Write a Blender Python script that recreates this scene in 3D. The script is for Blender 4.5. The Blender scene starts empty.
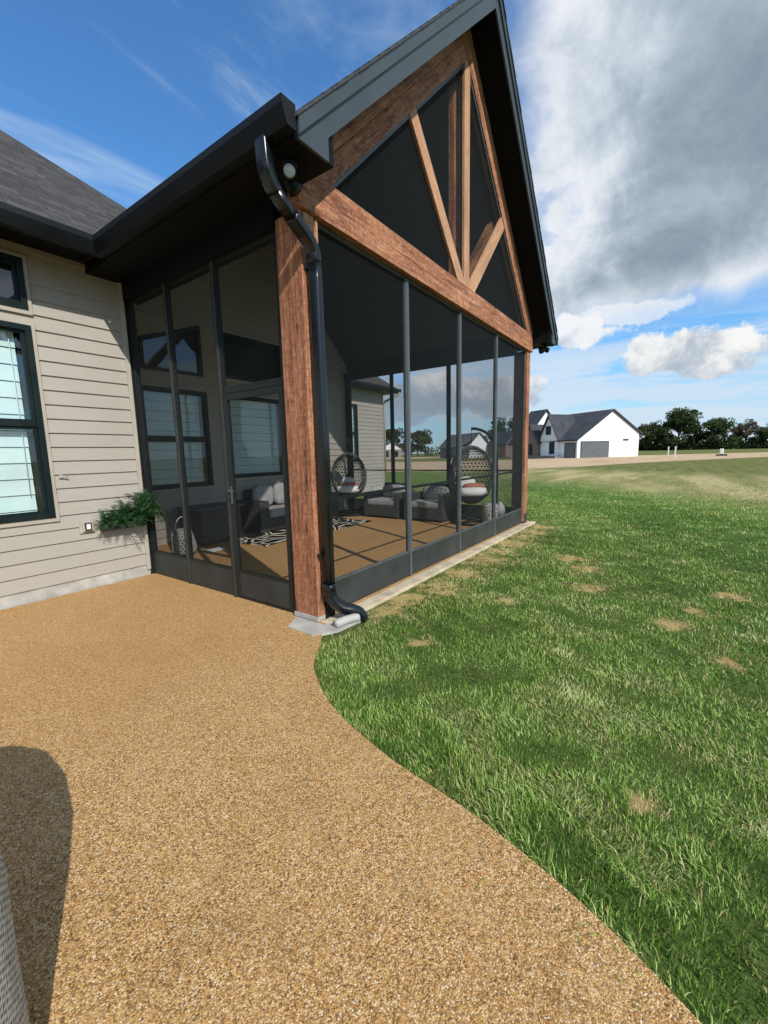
import bpy, math, random
import numpy as np
from mathutils import Vector, Matrix, Euler
random.seed(7); rng = np.random.default_rng(11)
scene = bpy.context.scene
col = scene.collection
V = Vector

# ------------------------------------------------------------------ node helpers
class NT:
    def __init__(s, nt): s.nt = nt
    def n(s, t, **kw):
        nd = s.nt.nodes.new(t)
        for k, v in kw.items():
            if k.startswith('i_'):
                key = k[2:].replace('_', ' ')
                nd.inputs[key].default_value = v
            else: setattr(nd, k, v)
        return nd
    def l(s, a, b): s.nt.links.new(a, b)
    def sock(s, inp, v):
        if isinstance(v, bpy.types.NodeSocket): s.l(v, inp)
        else: inp.default_value = v
    def m(s, op, a, b=0.0, c=None, clamp=False):
        nd = s.n('ShaderNodeMath', operation=op, use_clamp=clamp)
        s.sock(nd.inputs[0], a); s.sock(nd.inputs[1], b)
        if c is not None: s.sock(nd.inputs[2], c)
        return nd.outputs[0]
    def ss(s, v, a, b, o0=0.0, o1=1.0):
        nd = s.n('ShaderNodeMapRange', interpolation_type='SMOOTHSTEP')
        s.sock(nd.inputs[0], v)
        if a < b: nd.inputs[1].default_value = a; nd.inputs[2].default_value = b; nd.inputs[3].default_value = o0; nd.inputs[4].default_value = o1
        else: nd.inputs[1].default_value = b; nd.inputs[2].default_value = a; nd.inputs[3].default_value = o1; nd.inputs[4].default_value = o0
        return nd.outputs[0]
    def mix(s, f, a, b, blend='MIX'):
        nd = s.n('ShaderNodeMix', data_type='RGBA', blend_type=blend)
        s.sock(nd.inputs[0], f)
        for i, v in ((6, a), (7, b)):
            if isinstance(v, (tuple, list)): v = tuple(v) + ((1,) if len(v) == 3 else ())
            s.sock(nd.inputs[i], v)
        return nd.outputs[2]
    def noise(s, vec, scale, detail=3, rough=.55, dist=0.0, out=0):
        nd = s.n('ShaderNodeTexNoise'); s.l(vec, nd.inputs['Vector'])
        nd.inputs['Scale'].default_value = scale; nd.inputs['Detail'].default_value = detail
        nd.inputs['Roughness'].default_value = rough; nd.inputs['Distortion'].default_value = dist
        return nd.outputs[out]
    def vor(s, vec, scale, feature='F1', out=0, rand=1.0):
        nd = s.n('ShaderNodeTexVoronoi', feature=feature); s.l(vec, nd.inputs['Vector'])
        nd.inputs['Scale'].default_value = scale; nd.inputs['Randomness'].default_value = rand
        return nd.outputs[out]
    def ramp(s, f, stops):
        nd = s.n('ShaderNodeValToRGB'); s.l(f, nd.inputs[0]); cr = nd.color_ramp
        while len(cr.elements) < len(stops): cr.elements.new(.5)
        for e, (p, c) in zip(cr.elements, stops):
            e.position = p; e.color = tuple(c) + (1,)
        return nd.outputs[0]
    def mapv(s, vec, sc=(1, 1, 1), rot=(0, 0, 0), loc=(0, 0, 0)):
        nd = s.n('ShaderNodeMapping'); s.l(vec, nd.inputs[0])
        nd.inputs['Scale'].default_value = sc; nd.inputs['Rotation'].default_value = rot; nd.inputs['Location'].default_value = loc
        return nd.outputs[0]
    def bump(s, h, strength=.3, dist=.01):
        nd = s.n('ShaderNodeBump'); s.l(h, nd.inputs['Height'])
        nd.inputs['Strength'].default_value = strength; nd.inputs['Distance'].default_value = dist
        return nd.outputs[0]

def mat(name, fn=None, base=(.5, .5, .5), rough=.6, metal=0.0, spec=.5):
    m = bpy.data.materials.new(name); m.use_nodes = True
    b = m.node_tree.nodes['Principled BSDF']
    b.inputs['Base Color'].default_value = tuple(base) + (1,)
    b.inputs['Roughness'].default_value = rough; b.inputs['Metallic'].default_value = metal
    b.inputs['Specular IOR Level'].default_value = spec
    t = NT(m.node_tree); tc = t.n('ShaderNodeTexCoord')
    t.obj = tc.outputs['Object']; t.b = b
    t.geo = t.n('ShaderNodeNewGeometry')
    if fn: fn(t, b)
    return m

def worn(name, c, var=.12, rough=.6, scale=6, metal=0.0, bump=.1, bs=60, spec=.5):
    def f(t, b):
        n1 = t.noise(t.obj, scale, 4); n2 = t.noise(t.obj, bs, 3)
        lo = tuple(x * (1 - var * 1.6) for x in c); hi = tuple(min(1, x * (1 + var)) for x in c)
        t.l(t.ramp(n1, [(.3, lo), (.7, hi)]), b.inputs['Base Color'])
        t.l(t.m('ADD', t.m('MULTIPLY', n1, .25), rough - .12), b.inputs['Roughness'])
        t.l(t.bump(n2, bump, .003), b.inputs['Normal'])
    return mat(name, f, c, rough, metal, spec)

def wood_mat(name, rot, pale=0.0):
    def f(t, b):
        v = t.mapv(t.obj, rot=rot)             # grain runs along local X after the rotation
        v1 = t.mapv(v, sc=(.45, 10, 10)); v2 = t.mapv(v, sc=(1.2, 60, 60)); v3 = t.mapv(v, sc=(1.5, 8, 8)); vx = t.mapv(v, sc=(16, 2.5, 2.5))
        g = t.noise(v1, 2.0, 4, .6, .5); fine = t.noise(v2, 2.0, 4, .75); saw = t.noise(vx, 3.0, 3, .6)
        big = t.noise(t.mapv(v, sc=(1, 2.5, 2.5)), 1.6, 4, .6)
        mixv = t.m('ADD', t.m('MULTIPLY', g, .42), t.m('ADD', t.m('MULTIPLY', fine, .26), t.m('MULTIPLY', big, .34)))
        c = t.ramp(mixv, [(.36, (.075, .026, .013)), (.46, (.24, .085, .040)), (.55, (.42, .175, .085)), (.68, (.66, .38, .23))])
        c = t.mix(t.ss(saw, .48, .68, 0, .55), c, (.13, .055, .03)); rg = t.noise(t.mapv(v, sc=(3, 9, 9)), 5, 5, .75); c = t.mix(t.ss(rg, .50, .66, 0, .50), c, (.58, .36, .24)); c = t.mix(t.ss(rg, .46, .34, 0, .55), c, (.075, .034, .02))
        kn = t.vor(v3, 1.5); k = t.ss(kn, .17, .07); ring = t.ss(t.m('ABSOLUTE', t.m('SUBTRACT', kn, .20)), .05, .0)
        c = t.mix(t.m('MULTIPLY', k, .85), c, (.05, .02, .012)); c = t.mix(t.m('MULTIPLY', ring, .35), c, (.14, .05, .025))
        cr = t.vor(t.mapv(v, sc=(.35, 9, 9)), 2.2, 'DISTANCE_TO_EDGE'); ck = t.m('MULTIPLY', t.ss(cr, .018, .0), t.ss(g, .5, .56))
        c = t.mix(t.m('MULTIPLY', ck, .75), c, (.03, .014, .01))
        if pale > 0: c = t.mix(pale, c, (.66, .44, .27))
        t.l(c, b.inputs['Base Color']); b.inputs['Roughness'].default_value = .72
        hh = t.m('ADD', t.m('ADD', mixv, t.m('MULTIPLY', saw, .3)), t.m('MULTIPLY', ck, -.5))
        t.l(t.bump(hh, .5, .010), b.inputs['Normal'])
    return mat(name, f, rough=.7, spec=.3)

M = {}
M['wood_z'] = wood_mat('cedar_vertical', (0, math.pi/2, 0))
M['wood_x'] = wood_mat('cedar_horizontal', (0, 0, 0))
M['wood_up'] = wood_mat('cedar_rising', (0, math.pi/4, 0))
M['wood_dn'] = wood_mat('cedar_falling', (0, -math.pi/4, 0))
for k_, r_ in (('z', (0, math.pi/2, 0)), ('up', (0, math.pi/4, 0)), ('dn', (0, -math.pi/4, 0))): M['pale_' + k_] = wood_mat('pale_cedar_' + k_, r_, .32)
M['black'] = worn('black_painted_metal', (.0045, .006, .008), .2, .48, 3, 0, .05, 60, .28)
M['gloss_black'] = worn('gloss_black_downspout', (.006, .009, .012), .2, .28, 3, 0, .05)
M['soffit'] = worn('black_soffit', (.0025, .003, .004), .2, .65, 2, 0, .1, 60, .2)
M['charcoal'] = worn('charcoal_fascia', (.040, .055, .064), .08, .42, 2.5, 0, .06, 40)
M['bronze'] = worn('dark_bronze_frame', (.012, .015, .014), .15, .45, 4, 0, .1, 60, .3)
M['greyframe'] = worn('screen_spline_grey', (.075, .085, .09), .12, .45, 5)
M['sideframe'] = worn('weathered_bronze_frame', (.034, .040, .038), .15, .5, 4, 0, .1, 60, .3)
M['kick'] = worn('grey_kick_panel', (.036, .040, .037), .18, .55, 3, 0, .1, 60, .3)
M['trim'] = worn('greige_trim', (.40, .36, .295), .07, .55, 5)
M['concrete'] = worn('pale_concrete', (.42, .40, .36), .2, .85, 5, 0, .4, 90)
M['kerb'] = worn('tan_concrete', (.52, .43, .30), .2, .85, 5, 0, .5, 120)
M['shade_board'] = worn('dark_brown_shade_board', (.040, .026, .020), .25, .6, 6)  # shade tone for the board over the far post's inner face
M['winblack'] = worn('black_window_frame', (.004, .011, .011), .15, .42, 4, 0, .1, 60, .3)
M['white'] = worn('white_plastic', (.72, .72, .69), .06, .5)
M['lightgrey'] = worn('grey_plastic', (.40, .39, .36), .08, .5)
M['blind'] = worn('white_blind', (.72, .79, .78), .05, .6, 3)
M['lens'] = mat('frosted_lamp_lens', base=(.45, .47, .46), rough=.15)
M['cushion'] = worn('grey_cushion', (.34, .335, .33), .12, .9, 7, 0, .4, 30)
M['whitecushion'] = worn('white_cushion', (.78, .76, .72), .08, .9, 7, 0, .4, 30)
M['pink'] = worn('terracotta_pillow', (.42, .16, .12), .2, .9, 12, 0, .4, 30)

def f_siding(t, b):
    v = t.mapv(t.obj, sc=(1.0, 1.0, 18)); g = t.noise(v, 5, 5, .6, .4); n = t.noise(t.obj, .8, 3)
    c = t.ramp(t.m('ADD', t.m('MULTIPLY', g, .5), t.m('MULTIPLY', n, .5)), [(.3, (.315, .287, .243)), (.7, (.40, .367, .315))])
    t.l(c, b.inputs['Base Color']); b.inputs['Roughness'].default_value = .62
    t.l(t.bump(g, .25, .004), b.inputs['Normal'])
M['siding'] = mat('greige_lap_siding', f_siding)

def f_shingle(t, b):
    v = t.obj
    br = t.n('ShaderNodeTexBrick'); t.l(t.mapv(v, sc=(1, 1.28, 1)), br.inputs[0])
    br.inputs['Scale'].default_value = 1; br.inputs['Brick Width'].default_value = .23; br.inputs['Row Height'].default_value = .14
    br.inputs['Mortar Size'].default_value = .006; br.offset = .37; br.squash = 1.6; br.squash_frequency = 3
    br.inputs['Color1'].default_value = (.035, .034, .034, 1); br.inputs['Color2'].default_value = (.082, .078, .075, 1)
    br.inputs['Mortar'].default_value = (.012, .012, .013, 1)
    n = t.noise(v, 140, 2); n2 = t.noise(v, 9, 4)
    c = t.mix(t.ss(n, .3, .7, .0, .55), br.outputs[0], (.115, .11, .105)); c = t.mix(t.ss(n2, .35, .7, 0, .45), c, (.03, .03, .031))
    t.l(c, b.inputs['Base Color']); b.inputs['Roughness'].default_value = .95
    t.l(t.bump(t.m('ADD', br.outputs[1], t.m('MULTIPLY', n, -.5)), .7, -.015), b.inputs['Normal'])
M['shingle'] = mat('asphalt_shingles', f_shingle, spec=.2)
M['shingle_edge'] = worn('shingle_edges', (.05, .05, .052), .3, .95, 30, 0, .5, 60)

def f_patio(t, b):
    v = t.obj
    vs = t.n('ShaderNodeTexVoronoi'); t.l(v, vs.inputs['Vector']); vs.inputs['Scale'].default_value = 205
    vb = t.n('ShaderNodeTexVoronoi'); t.l(t.mapv(v, loc=(3.3, 1.7, 0)), vb.inputs['Vector']); vb.inputs['Scale'].default_value = 110
    sep = t.n('ShaderNodeSeparateColor'); t.l(vs.outputs['Color'], sep.inputs[0])
    sep2 = t.n('ShaderNodeSeparateColor'); t.l(vb.outputs['Color'], sep2.inputs[0])
    stops = [(0.0, (.07, .045, .03)), (.12, (.20, .11, .045)), (.28, (.47, .265, .085)), (.48, (.60, .355, .125)), (.74, (.69, .44, .18)), (.88, (.78, .57, .30)), (.97, (.90, .80, .60))]
    c = t.ramp(sep.outputs[0], stops)
    c2 = t.ramp(sep2.outputs[0], [(0.0, (.03, .026, .022)), (.38, (.10, .065, .04)), (.6, (.50, .34, .19)), (.85, (.86, .78, .64))])
    pick = t.m('GREATER_THAN', sep2.outputs[1], .80); near = t.ss(vb.outputs['Distance'], .42, .34)
    c = t.mix(t.m('MULTIPLY', pick, near), c, c2)
    mort = t.ss(vs.outputs['Distance'], .42, .75)
    c = t.mix(t.m('MULTIPLY', mort, .7), c, (.22, .13, .055))
    big = t.noise(v, .7, 4); med = t.noise(v, 4.5, 4, .6)
    c = t.mix(t.ss(big, .35, .68, 0, .34), c, (.38, .21, .075), 'MIX'); c = t.mix(t.ss(med, .45, .75, 0, .28), c, (.60, .42, .20))
    sy = t.n('ShaderNodeSeparateXYZ'); t.l(v, sy.inputs[0])
    c = t.mix(t.ss(t.m('ADD', sy.outputs[1], t.m('MULTIPLY', big, 1.5)), -.6, 2.6, 0, .27), c, (.44, .235, .07))
    mg_ = t.noise(v, 48, 5, .8); c = t.mix(t.ss(mg_, .52, .68, 0, .55), c, (.85, .66, .40)); c = t.mix(t.ss(mg_, .47, .33, 0, .60), c, (.17, .09, .035))
    spk = t.noise(v, 30, 2, .6); c = t.mix(t.ss(spk, .60, .72, 0, .45), c, (.20, .12, .06))
    t.l(c, b.inputs['Base Color'])
    c = t.mix(1.0, c, (1.02, .95, .88), 'MULTIPLY')
    st_ = t.noise(v, 1.7, 6, .72, .6); c = t.mix(t.ss(st_, .56, .72, 0, .30), c, (.20, .115, .045))
    t.l(c, b.inputs['Base Color'])
    t.l(t.m('ADD', t.m('MULTIPLY', sep.outputs[2], .35), .48), b.inputs['Roughness'])
    h = t.m('ADD', t.m('MULTIPLY', vs.outputs['Distance'], -1.0), t.m('MULTIPLY', sep.outputs[1], .5))
    h = t.m('ADD', h, t.m('MULTIPLY', t.m('MULTIPLY', pick, near), 1.0))
    t.l(t.bump(h, .75, .0025), b.inputs['Normal'])
M['patio'] = mat('exposed_aggregate', f_patio, spec=.2)

# positions of worn straw patches, used by the ground and by the blades
DRY = [(3.62, -1.40, .22), (2.36, -1.86, .17), (1.51, -1.20, .10), (1.08, -2.95, .09), (1.65, -2.61, .13), (2.85, -3.10, .14),
       (2.11, -2.83, .10), (-.66, -2.55, .06), (1.5, -.42, .26), (3.0, -.38, .30), (.99, -.30, .22), (3.19, -1.67, .2), (.2, -.95, .08),
       (2.2, -.40, .24), (4.2, -.35, .3), (5.4, -.4, .25), (.62, -.32, .2), (3.6, -.36, .25), (4.8, -.34, .25), (6.0, -.4, .25)]
def f_lawn(t, b):
    v = t.obj; sp = t.n('ShaderNodeSeparateXYZ'); t.l(v, sp.inputs[0])
    n = t.noise(v, 2.2, 5, .65); n2 = t.noise(v, .35, 4, .6); nf = t.noise(v, 60, 4, .7)
    c = t.ramp(nf, [(.3, (.055, .09, .018)), (.55, (.13, .20, .038)), (.75, (.25, .32, .09))])
    c = t.mix(t.ss(n, .45, .75, 0, .5), c, (.17, .17, .06))
    # mowing stripes slant away from the patio; blade-lean shading painted as darker green
    sc = t.m('ADD', t.m('ADD', t.m('MULTIPLY', sp.outputs[0], -.495), t.m('MULTIPLY', sp.outputs[1], .87)), t.m('MULTIPLY', t.m('SUBTRACT', n2, .5), .5))
    dk_ = t.m('MULTIPLY', t.ss(sc, -4.75, -5.0), t.ss(sc, -7.5, -7.1)); c = t.mix(t.m('MULTIPLY', dk_, .6), c, (.06, .15, .022))
    c = t.mix(t.ss(sp.outputs[0], 10, 5, 0, .70), c, (.050, .078, .018))  # thatch shade painted in: ground darker under the modelled blades
    # the unmown field farther out: dry, olive, with straw swaths
    v3 = t.mapv(v, rot=(0, 0, .55), sc=(.10, .55, 1)); band = t.noise(v3, 1.0, 4, .6)
    field = t.ramp(band, [(.32, (.13, .155, .045)), (.46, (.24, .225, .08)), (.58, (.50, .40, .20))])
    nm = t.noise(t.mapv(v, rot=(0, 0, -.62), sc=(1.0, 5.0, 1)), 2.2, 6, .7)
    field = t.mix(t.ss(nm, .40, .66, 0, .65), field, (.32, .30, .12)); field = t.mix(t.ss(nm, .46, .34, 0, .5), field, (.07, .11, .03))
    nx_ = t.noise(t.mapv(v, rot=(0, 0, -.62), sc=(1.6, 3.5, 1)), 3.4, 8, .82)
    field = t.mix(t.ss(nx_, .50, .66, 0, .55), field, (.46, .41, .20)); field = t.mix(t.ss(nx_, .47, .34, 0, .6), field, (.045, .075, .02))
    dist = t.m('ADD', sp.outputs[0], t.m('MULTIPLY', t.m('SUBTRACT', n, .5), 5))
    dist = t.m('ADD', dist, t.m('MULTIPLY', sp.outputs[1], -.85))
    c = t.mix(t.ss(nx_, .50, .66, 0, .35), c, (.28, .34, .11)); c = t.mix(t.ss(nx_, .47, .34, 0, .5), c, (.03, .07, .014))
    c = t.mix(t.ss(dist, 13, 19), c, field)
    far = t.ss(dist, 24, 34); c = t.mix(far, c, t.ramp(t.noise(v3, 3, 4), [(.3, (.10, .12, .03)), (.7, (.20, .20, .06))]))
    dmask = None; nd_ = t.noise(v, 7.5, 6, .75)
    for (px, py, pr_) in DRY:
        vd = t.n('ShaderNodeVectorMath', operation='DISTANCE'); t.l(v, vd.inputs[0]); vd.inputs[1].default_value = (px, py, -.055)
        k = t.ss(t.m('ADD', vd.outputs['Value'], t.m('MULTIPLY', t.m('SUBTRACT', nd_, .5), pr_*6.5)), pr_*1.3, pr_*.35)
        dmask = k if dmask is None else t.m('MAXIMUM', dmask, k)
    c = t.mix(t.m('MULTIPLY', dmask, .75), c, t.ramp(nf, [(.35, (.30, .20, .07)), (.65, (.74, .55, .26))]))
    t.l(c, b.inputs['Base Color']); b.inputs['Roughness'].default_value = .95
    t.l(t.bump(nf, .6, .02), b.inputs['Normal'])
M['lawn'] = mat('lawn_ground', f_lawn, spec=.1)
def f_dirt(t, b):
    v = t.obj; n = t.noise(t.mapv(v, rot=(0, 0, .5), sc=(.2, 1, 1)), .35, 5, .65); nf = t.noise(v, 3, 4, .7)
    c = t.ramp(n, [(.3, (.46, .32, .19)), (.55, (.58, .42, .26)), (.72, (.38, .31, .16))])
    c = t.mix(t.ss(nf, .4, .75, 0, .4), c, (.32, .22, .12)); t.l(c, b.inputs['Base Color']); b.inputs['Roughness'].default_value = .95
M['dirt'] = mat('bare_field_soil', f_dirt, spec=.1)
def f_blade(t, b):
    at = t.n('ShaderNodeAttribute', attribute_name='tone'); tone = at.outputs['Fac']
    at2 = t.n('ShaderNodeAttribute', attribute_name='dry')
    c = t.ramp(tone, [(0, (.026, .060, .010)), (.3, (.10, .205, .026)), (.6, (.22, .38, .055)), (.85, (.40, .57, .13)), (1, (.66, .74, .32))])
    c = t.mix(at2.outputs['Fac'], c, t.ramp(tone, [(0, (.36, .25, .10)), (.5, (.64, .48, .23)), (1, (.82, .68, .40))]))
    t.l(c, b.inputs['Base Color']); b.inputs['Roughness'].default_value = .55
    tr = t.n('ShaderNodeBsdfTranslucent'); t.l(c, tr.inputs[0]); mx = t.n('ShaderNodeMixShader'); mx.inputs[0].default_value = .3
    out = t.nt.nodes['Material Output']; t.l(b.outputs[0], mx.inputs[1]); t.l(tr.outputs[0], mx.inputs[2]); t.l(mx.outputs[0], out.inputs[0])
M['blade'] = mat('grass_blade', f_blade, spec=.25)
def leaf_mat(name, stops, scale=1.5, transl=.25):
    def f(t, b):
        at = t.n('ShaderNodeAttribute', attribute_name='tone')
        c = t.ramp(at.outputs['Fac'], stops); t.l(c, b.inputs['Base Color']); b.inputs['Roughness'].default_value = .7
        tr = t.n('ShaderNodeBsdfTranslucent'); t.l(c, tr.inputs[0]); mx = t.n('ShaderNodeMixShader'); mx.inputs[0].default_value = transl
        out = t.nt.nodes['Material Output']; t.l(b.outputs[0], mx.inputs[1]); t.l(tr.outputs[0], mx.inputs[2]); t.l(mx.outputs[0], out.inputs[0])
    return mat(name, f, spec=.2)
M['leaf'] = leaf_mat('oak_leaves', [(0, (.028, .046, .018)), (.5, (.055, .085, .028)), (1, (.10, .135, .045))])
M['leaf2'] = leaf_mat('olive_leaves', [(0, (.04, .055, .02)), (.5, (.075, .09, .03)), (1, (.13, .13, .05))])
M['leaf3'] = leaf_mat('bronze_leaves', [(0, (.07, .05, .03)), (.5, (.13, .10, .06)), (1, (.22, .17, .10))])
M['fern'] = leaf_mat('fern_leaves', [(0, (.012, .04, .014)), (.5, (.03, .09, .028)), (1, (.09, .20, .07))])
M['bark'] = worn('tree_bark', (.07, .055, .04), .3, .95, 3, 0, .6, 10)

def f_screen(t, b):
    # woven insect screen: openness falls off with the viewing angle the way a real weave does
    out = t.nt.nodes['Material Output']
    dp = t.n('ShaderNodeVectorMath', operation='DOT_PRODUCT'); t.l(t.geo.outputs['Normal'], dp.inputs[0]); t.l(t.geo.outputs['Incoming'], dp.inputs[1])
    c = t.m('MAXIMUM', t.m('ABSOLUTE', dp.outputs['Value']), .12)
    T = t.m('POWER', .82, t.m('DIVIDE', 1.0, c))
    n = t.noise(t.mapv(t.obj, sc=(9, 9, .7)), 3, 3); T = t.m('MULTIPLY', T, t.m('ADD', .96, t.m('MULTIPLY', n, .06)))
    tr = t.n('ShaderNodeBsdfTransparent'); b.inputs['Base Color'].default_value = (.012, .016, .016, 1); b.inputs['Roughness'].default_value = .6
    mx = t.n('ShaderNodeMixShader'); t.l(T, mx.inputs[0]); t.l(b.outputs[0], mx.inputs[1]); t.l(tr.outputs[0], mx.inputs[2]); t.l(mx.outputs[0], out.inputs[0])
M['screen'] = mat('insect_screen', f_screen, spec=.2)
def f_glass(t, b):
    out = t.nt.nodes['Material Output']
    dp = t.n('ShaderNodeVectorMath', operation='DOT_PRODUCT'); t.l(t.geo.outputs['Normal'], dp.inputs[0]); t.l(t.geo.outputs['Incoming'], dp.inputs[1])
    ci = t.m('SUBTRACT', 1.0, t.m('ABSOLUTE', dp.outputs['Value']), clamp=True); fr = t.m('ADD', .10, t.m('MULTIPLY', t.m('POWER', ci, 5.0), .9))
    g = t.n('ShaderNodeBsdfGlossy'); g.inputs['Roughness'].default_value = .015; g.inputs['Color'].default_value = (.9, .95, 1, 1)
    t.l(t.bump(t.noise(t.obj, 2.5, 2), .05, .02), g.inputs['Normal'])
    tr = t.n('ShaderNodeBsdfTransparent'); tr.inputs[0].default_value = (.84, .92, .91, 1)
    mx = t.n('ShaderNodeMixShader'); t.l(fr, mx.inputs[0]); t.l(tr.outputs[0], mx.inputs[1]); t.l(g.outputs[0], mx.inputs[2]); t.l(mx.outputs[0], out.inputs[0])
M['glass'] = mat('window_glass', f_glass)
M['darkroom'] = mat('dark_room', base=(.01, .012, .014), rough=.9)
def f_wicker(t, b):
    ch = t.n('ShaderNodeTexBrick'); sp = t.n('ShaderNodeSeparateXYZ'); t.l(t.obj, sp.inputs[0])
    cx = t.n('ShaderNodeCombineXYZ'); t.l(t.m('ADD', sp.outputs[0], sp.outputs[1]), cx.inputs[0]); t.l(sp.outputs[2], cx.inputs[1])
    t.l(cx.outputs[0], ch.inputs[0]); ch.inputs['Scale'].default_value = 1
    ch.inputs['Brick Width'].default_value = .05; ch.inputs['Row Height'].default_value = .022; ch.inputs['Mortar Size'].default_value = .003
    ch.inputs['Color1'].default_value = (.050, .050, .052, 1); ch.inputs['Color2'].default_value = (.10, .098, .095, 1); ch.inputs['Mortar'].default_value = (.01, .01, .01, 1)
    t.l(ch.outputs[0], b.inputs['Base Color']); b.inputs['Roughness'].default_value = .55
    t.l(t.bump(ch.outputs[1], .8, -.01), b.inputs['Normal'])
M['wicker'] = mat('charcoal_wicker', f_wicker)
M['rattan'] = worn('grey_rattan', (.06, .062, .062), .3, .55, 20)
def f_weave(t, b):
    sp = t.n('ShaderNodeSeparateXYZ'); t.l(t.obj, sp.inputs[0])
    ang = t.m('ARCTAN2', sp.outputs[1], sp.outputs[0])
    a = t.m('SINE', t.m('MULTIPLY', ang, 110)); c = t.m('SINE', t.m('MULTIPLY', sp.outputs[2], 330))
    w = t.m('ADD', t.m('MULTIPLY', t.m('MULTIPLY', a, c), .5), .5); n = t.noise(t.mapv(t.obj, sc=(1, 1, .35)), 130, 4, .7)
    w2 = t.m('ADD', t.m('MULTIPLY', w, .30), t.m('MULTIPLY', n, .75))
    t.l(t.ramp(w2, [(.38, (.05, .052, .055)), (.48, (.30, .30, .29)), (.68, (.62, .61, .57))]), b.inputs['Base Color'])
    b.inputs['Roughness'].default_value = .7; t.l(t.bump(w2, .9, .006), b.inputs['Normal'])
M['weave'] = mat('grey_woven_cord', f_weave)
def f_rug(t, b):
    v = t.mapv(t.obj, sc=(1, 1, 1)); n = t.vor(t.mapv(v, rot=(0, 0, .6)), 2.1, 'DISTANCE_TO_EDGE', rand=.75)
    w = t.noise(v, 3, 2); k = t.m('LESS_THAN', t.m('ABSOLUTE', t.m('SUBTRACT', n, .09)), .032)
    t.l(t.mix(k, (.012, .012, .012), (.66, .60, .47)), b.inputs['Base Color']); b.inputs['Roughness'].default_value = .95
    t.l(t.bump(t.noise(v, 150, 2), .5, .005), b.inputs['Normal'])
M['rug'] = mat('black_and_cream_rug', f_rug, spec=.1)
def f_pattern(t, b):
    n = t.vor(t.obj, 22, 'DISTANCE_TO_EDGE'); k = t.m('LESS_THAN', n, .12)
    t.l(t.mix(k, (.02, .02, .02), (.66, .64, .6)), b.inputs['Base Color'])
M['pattern'] = mat('dark_leaf_print', f_pattern)
def f_ceiling(t, b):
    sp = t.n('ShaderNodeSeparateXYZ'); t.l(t.obj, sp.inputs[0])
    s = t.m('FRACT', t.m('MULTIPLY', sp.outputs[2], 7.5)); g = t.ss(s, .06, .0)
    n = t.noise(t.mapv(t.obj, sc=(6, .6, 6)), 3, 4)
    c = t.ramp(n, [(.3, (.010, .009, .008)), (.7, (.024, .021, .019))]); t.l(t.mix(g, c, (.008, .007, .006)), b.inputs['Base Color'])
    b.inputs['Roughness'].default_value = .6
M['ceiling'] = mat('dark_board_ceiling', f_ceiling)
M['farwhite'] = worn('white_board_wall', (.78, .79, .78), .04, .7, .5)
M['fargrey'] = worn('grey_board_wall', (.16, .17, .18), .06, .7, .5)
M['farbeige'] = worn('tan_stone_wall', (.30, .26, .22), .18, .85, 1.5)
def f_brick(t, b):
    br = t.n('ShaderNodeTexBrick'); sp = t.n('ShaderNodeSeparateXYZ'); t.l(t.obj, sp.inputs[0]); cx = t.n('ShaderNodeCombineXYZ')
    t.l(t.m('ADD', sp.outputs[0], sp.outputs[1]), cx.inputs[0]); t.l(sp.outputs[2], cx.inputs[1]); t.l(cx.outputs[0], br.inputs[0])
    br.inputs['Scale'].default_value = 1; br.inputs['Brick Width'].default_value = .5; br.inputs['Row Height'].default_value = .2; br.inputs['Mortar Size'].default_value = .02
    br.inputs['Color1'].default_value = (.13, .05, .035, 1); br.inputs['Color2'].default_value = (.22, .10, .07, 1); br.inputs['Mortar'].default_value = (.35, .3, .27, 1)
    t.l(br.outputs[0], b.inputs['Base Color'])
M['brick'] = mat('brown_brick', f_brick)
M['farroof'] = worn('charcoal_roof', (.045, .050, .058), .25, .9, .8)
M['farroofgrey'] = worn('grey_roof', (.10, .105, .11), .15, .9, .8)
M['garage'] = worn('grey_garage_door', (.10, .11, .12), .1, .5, 1)

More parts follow.
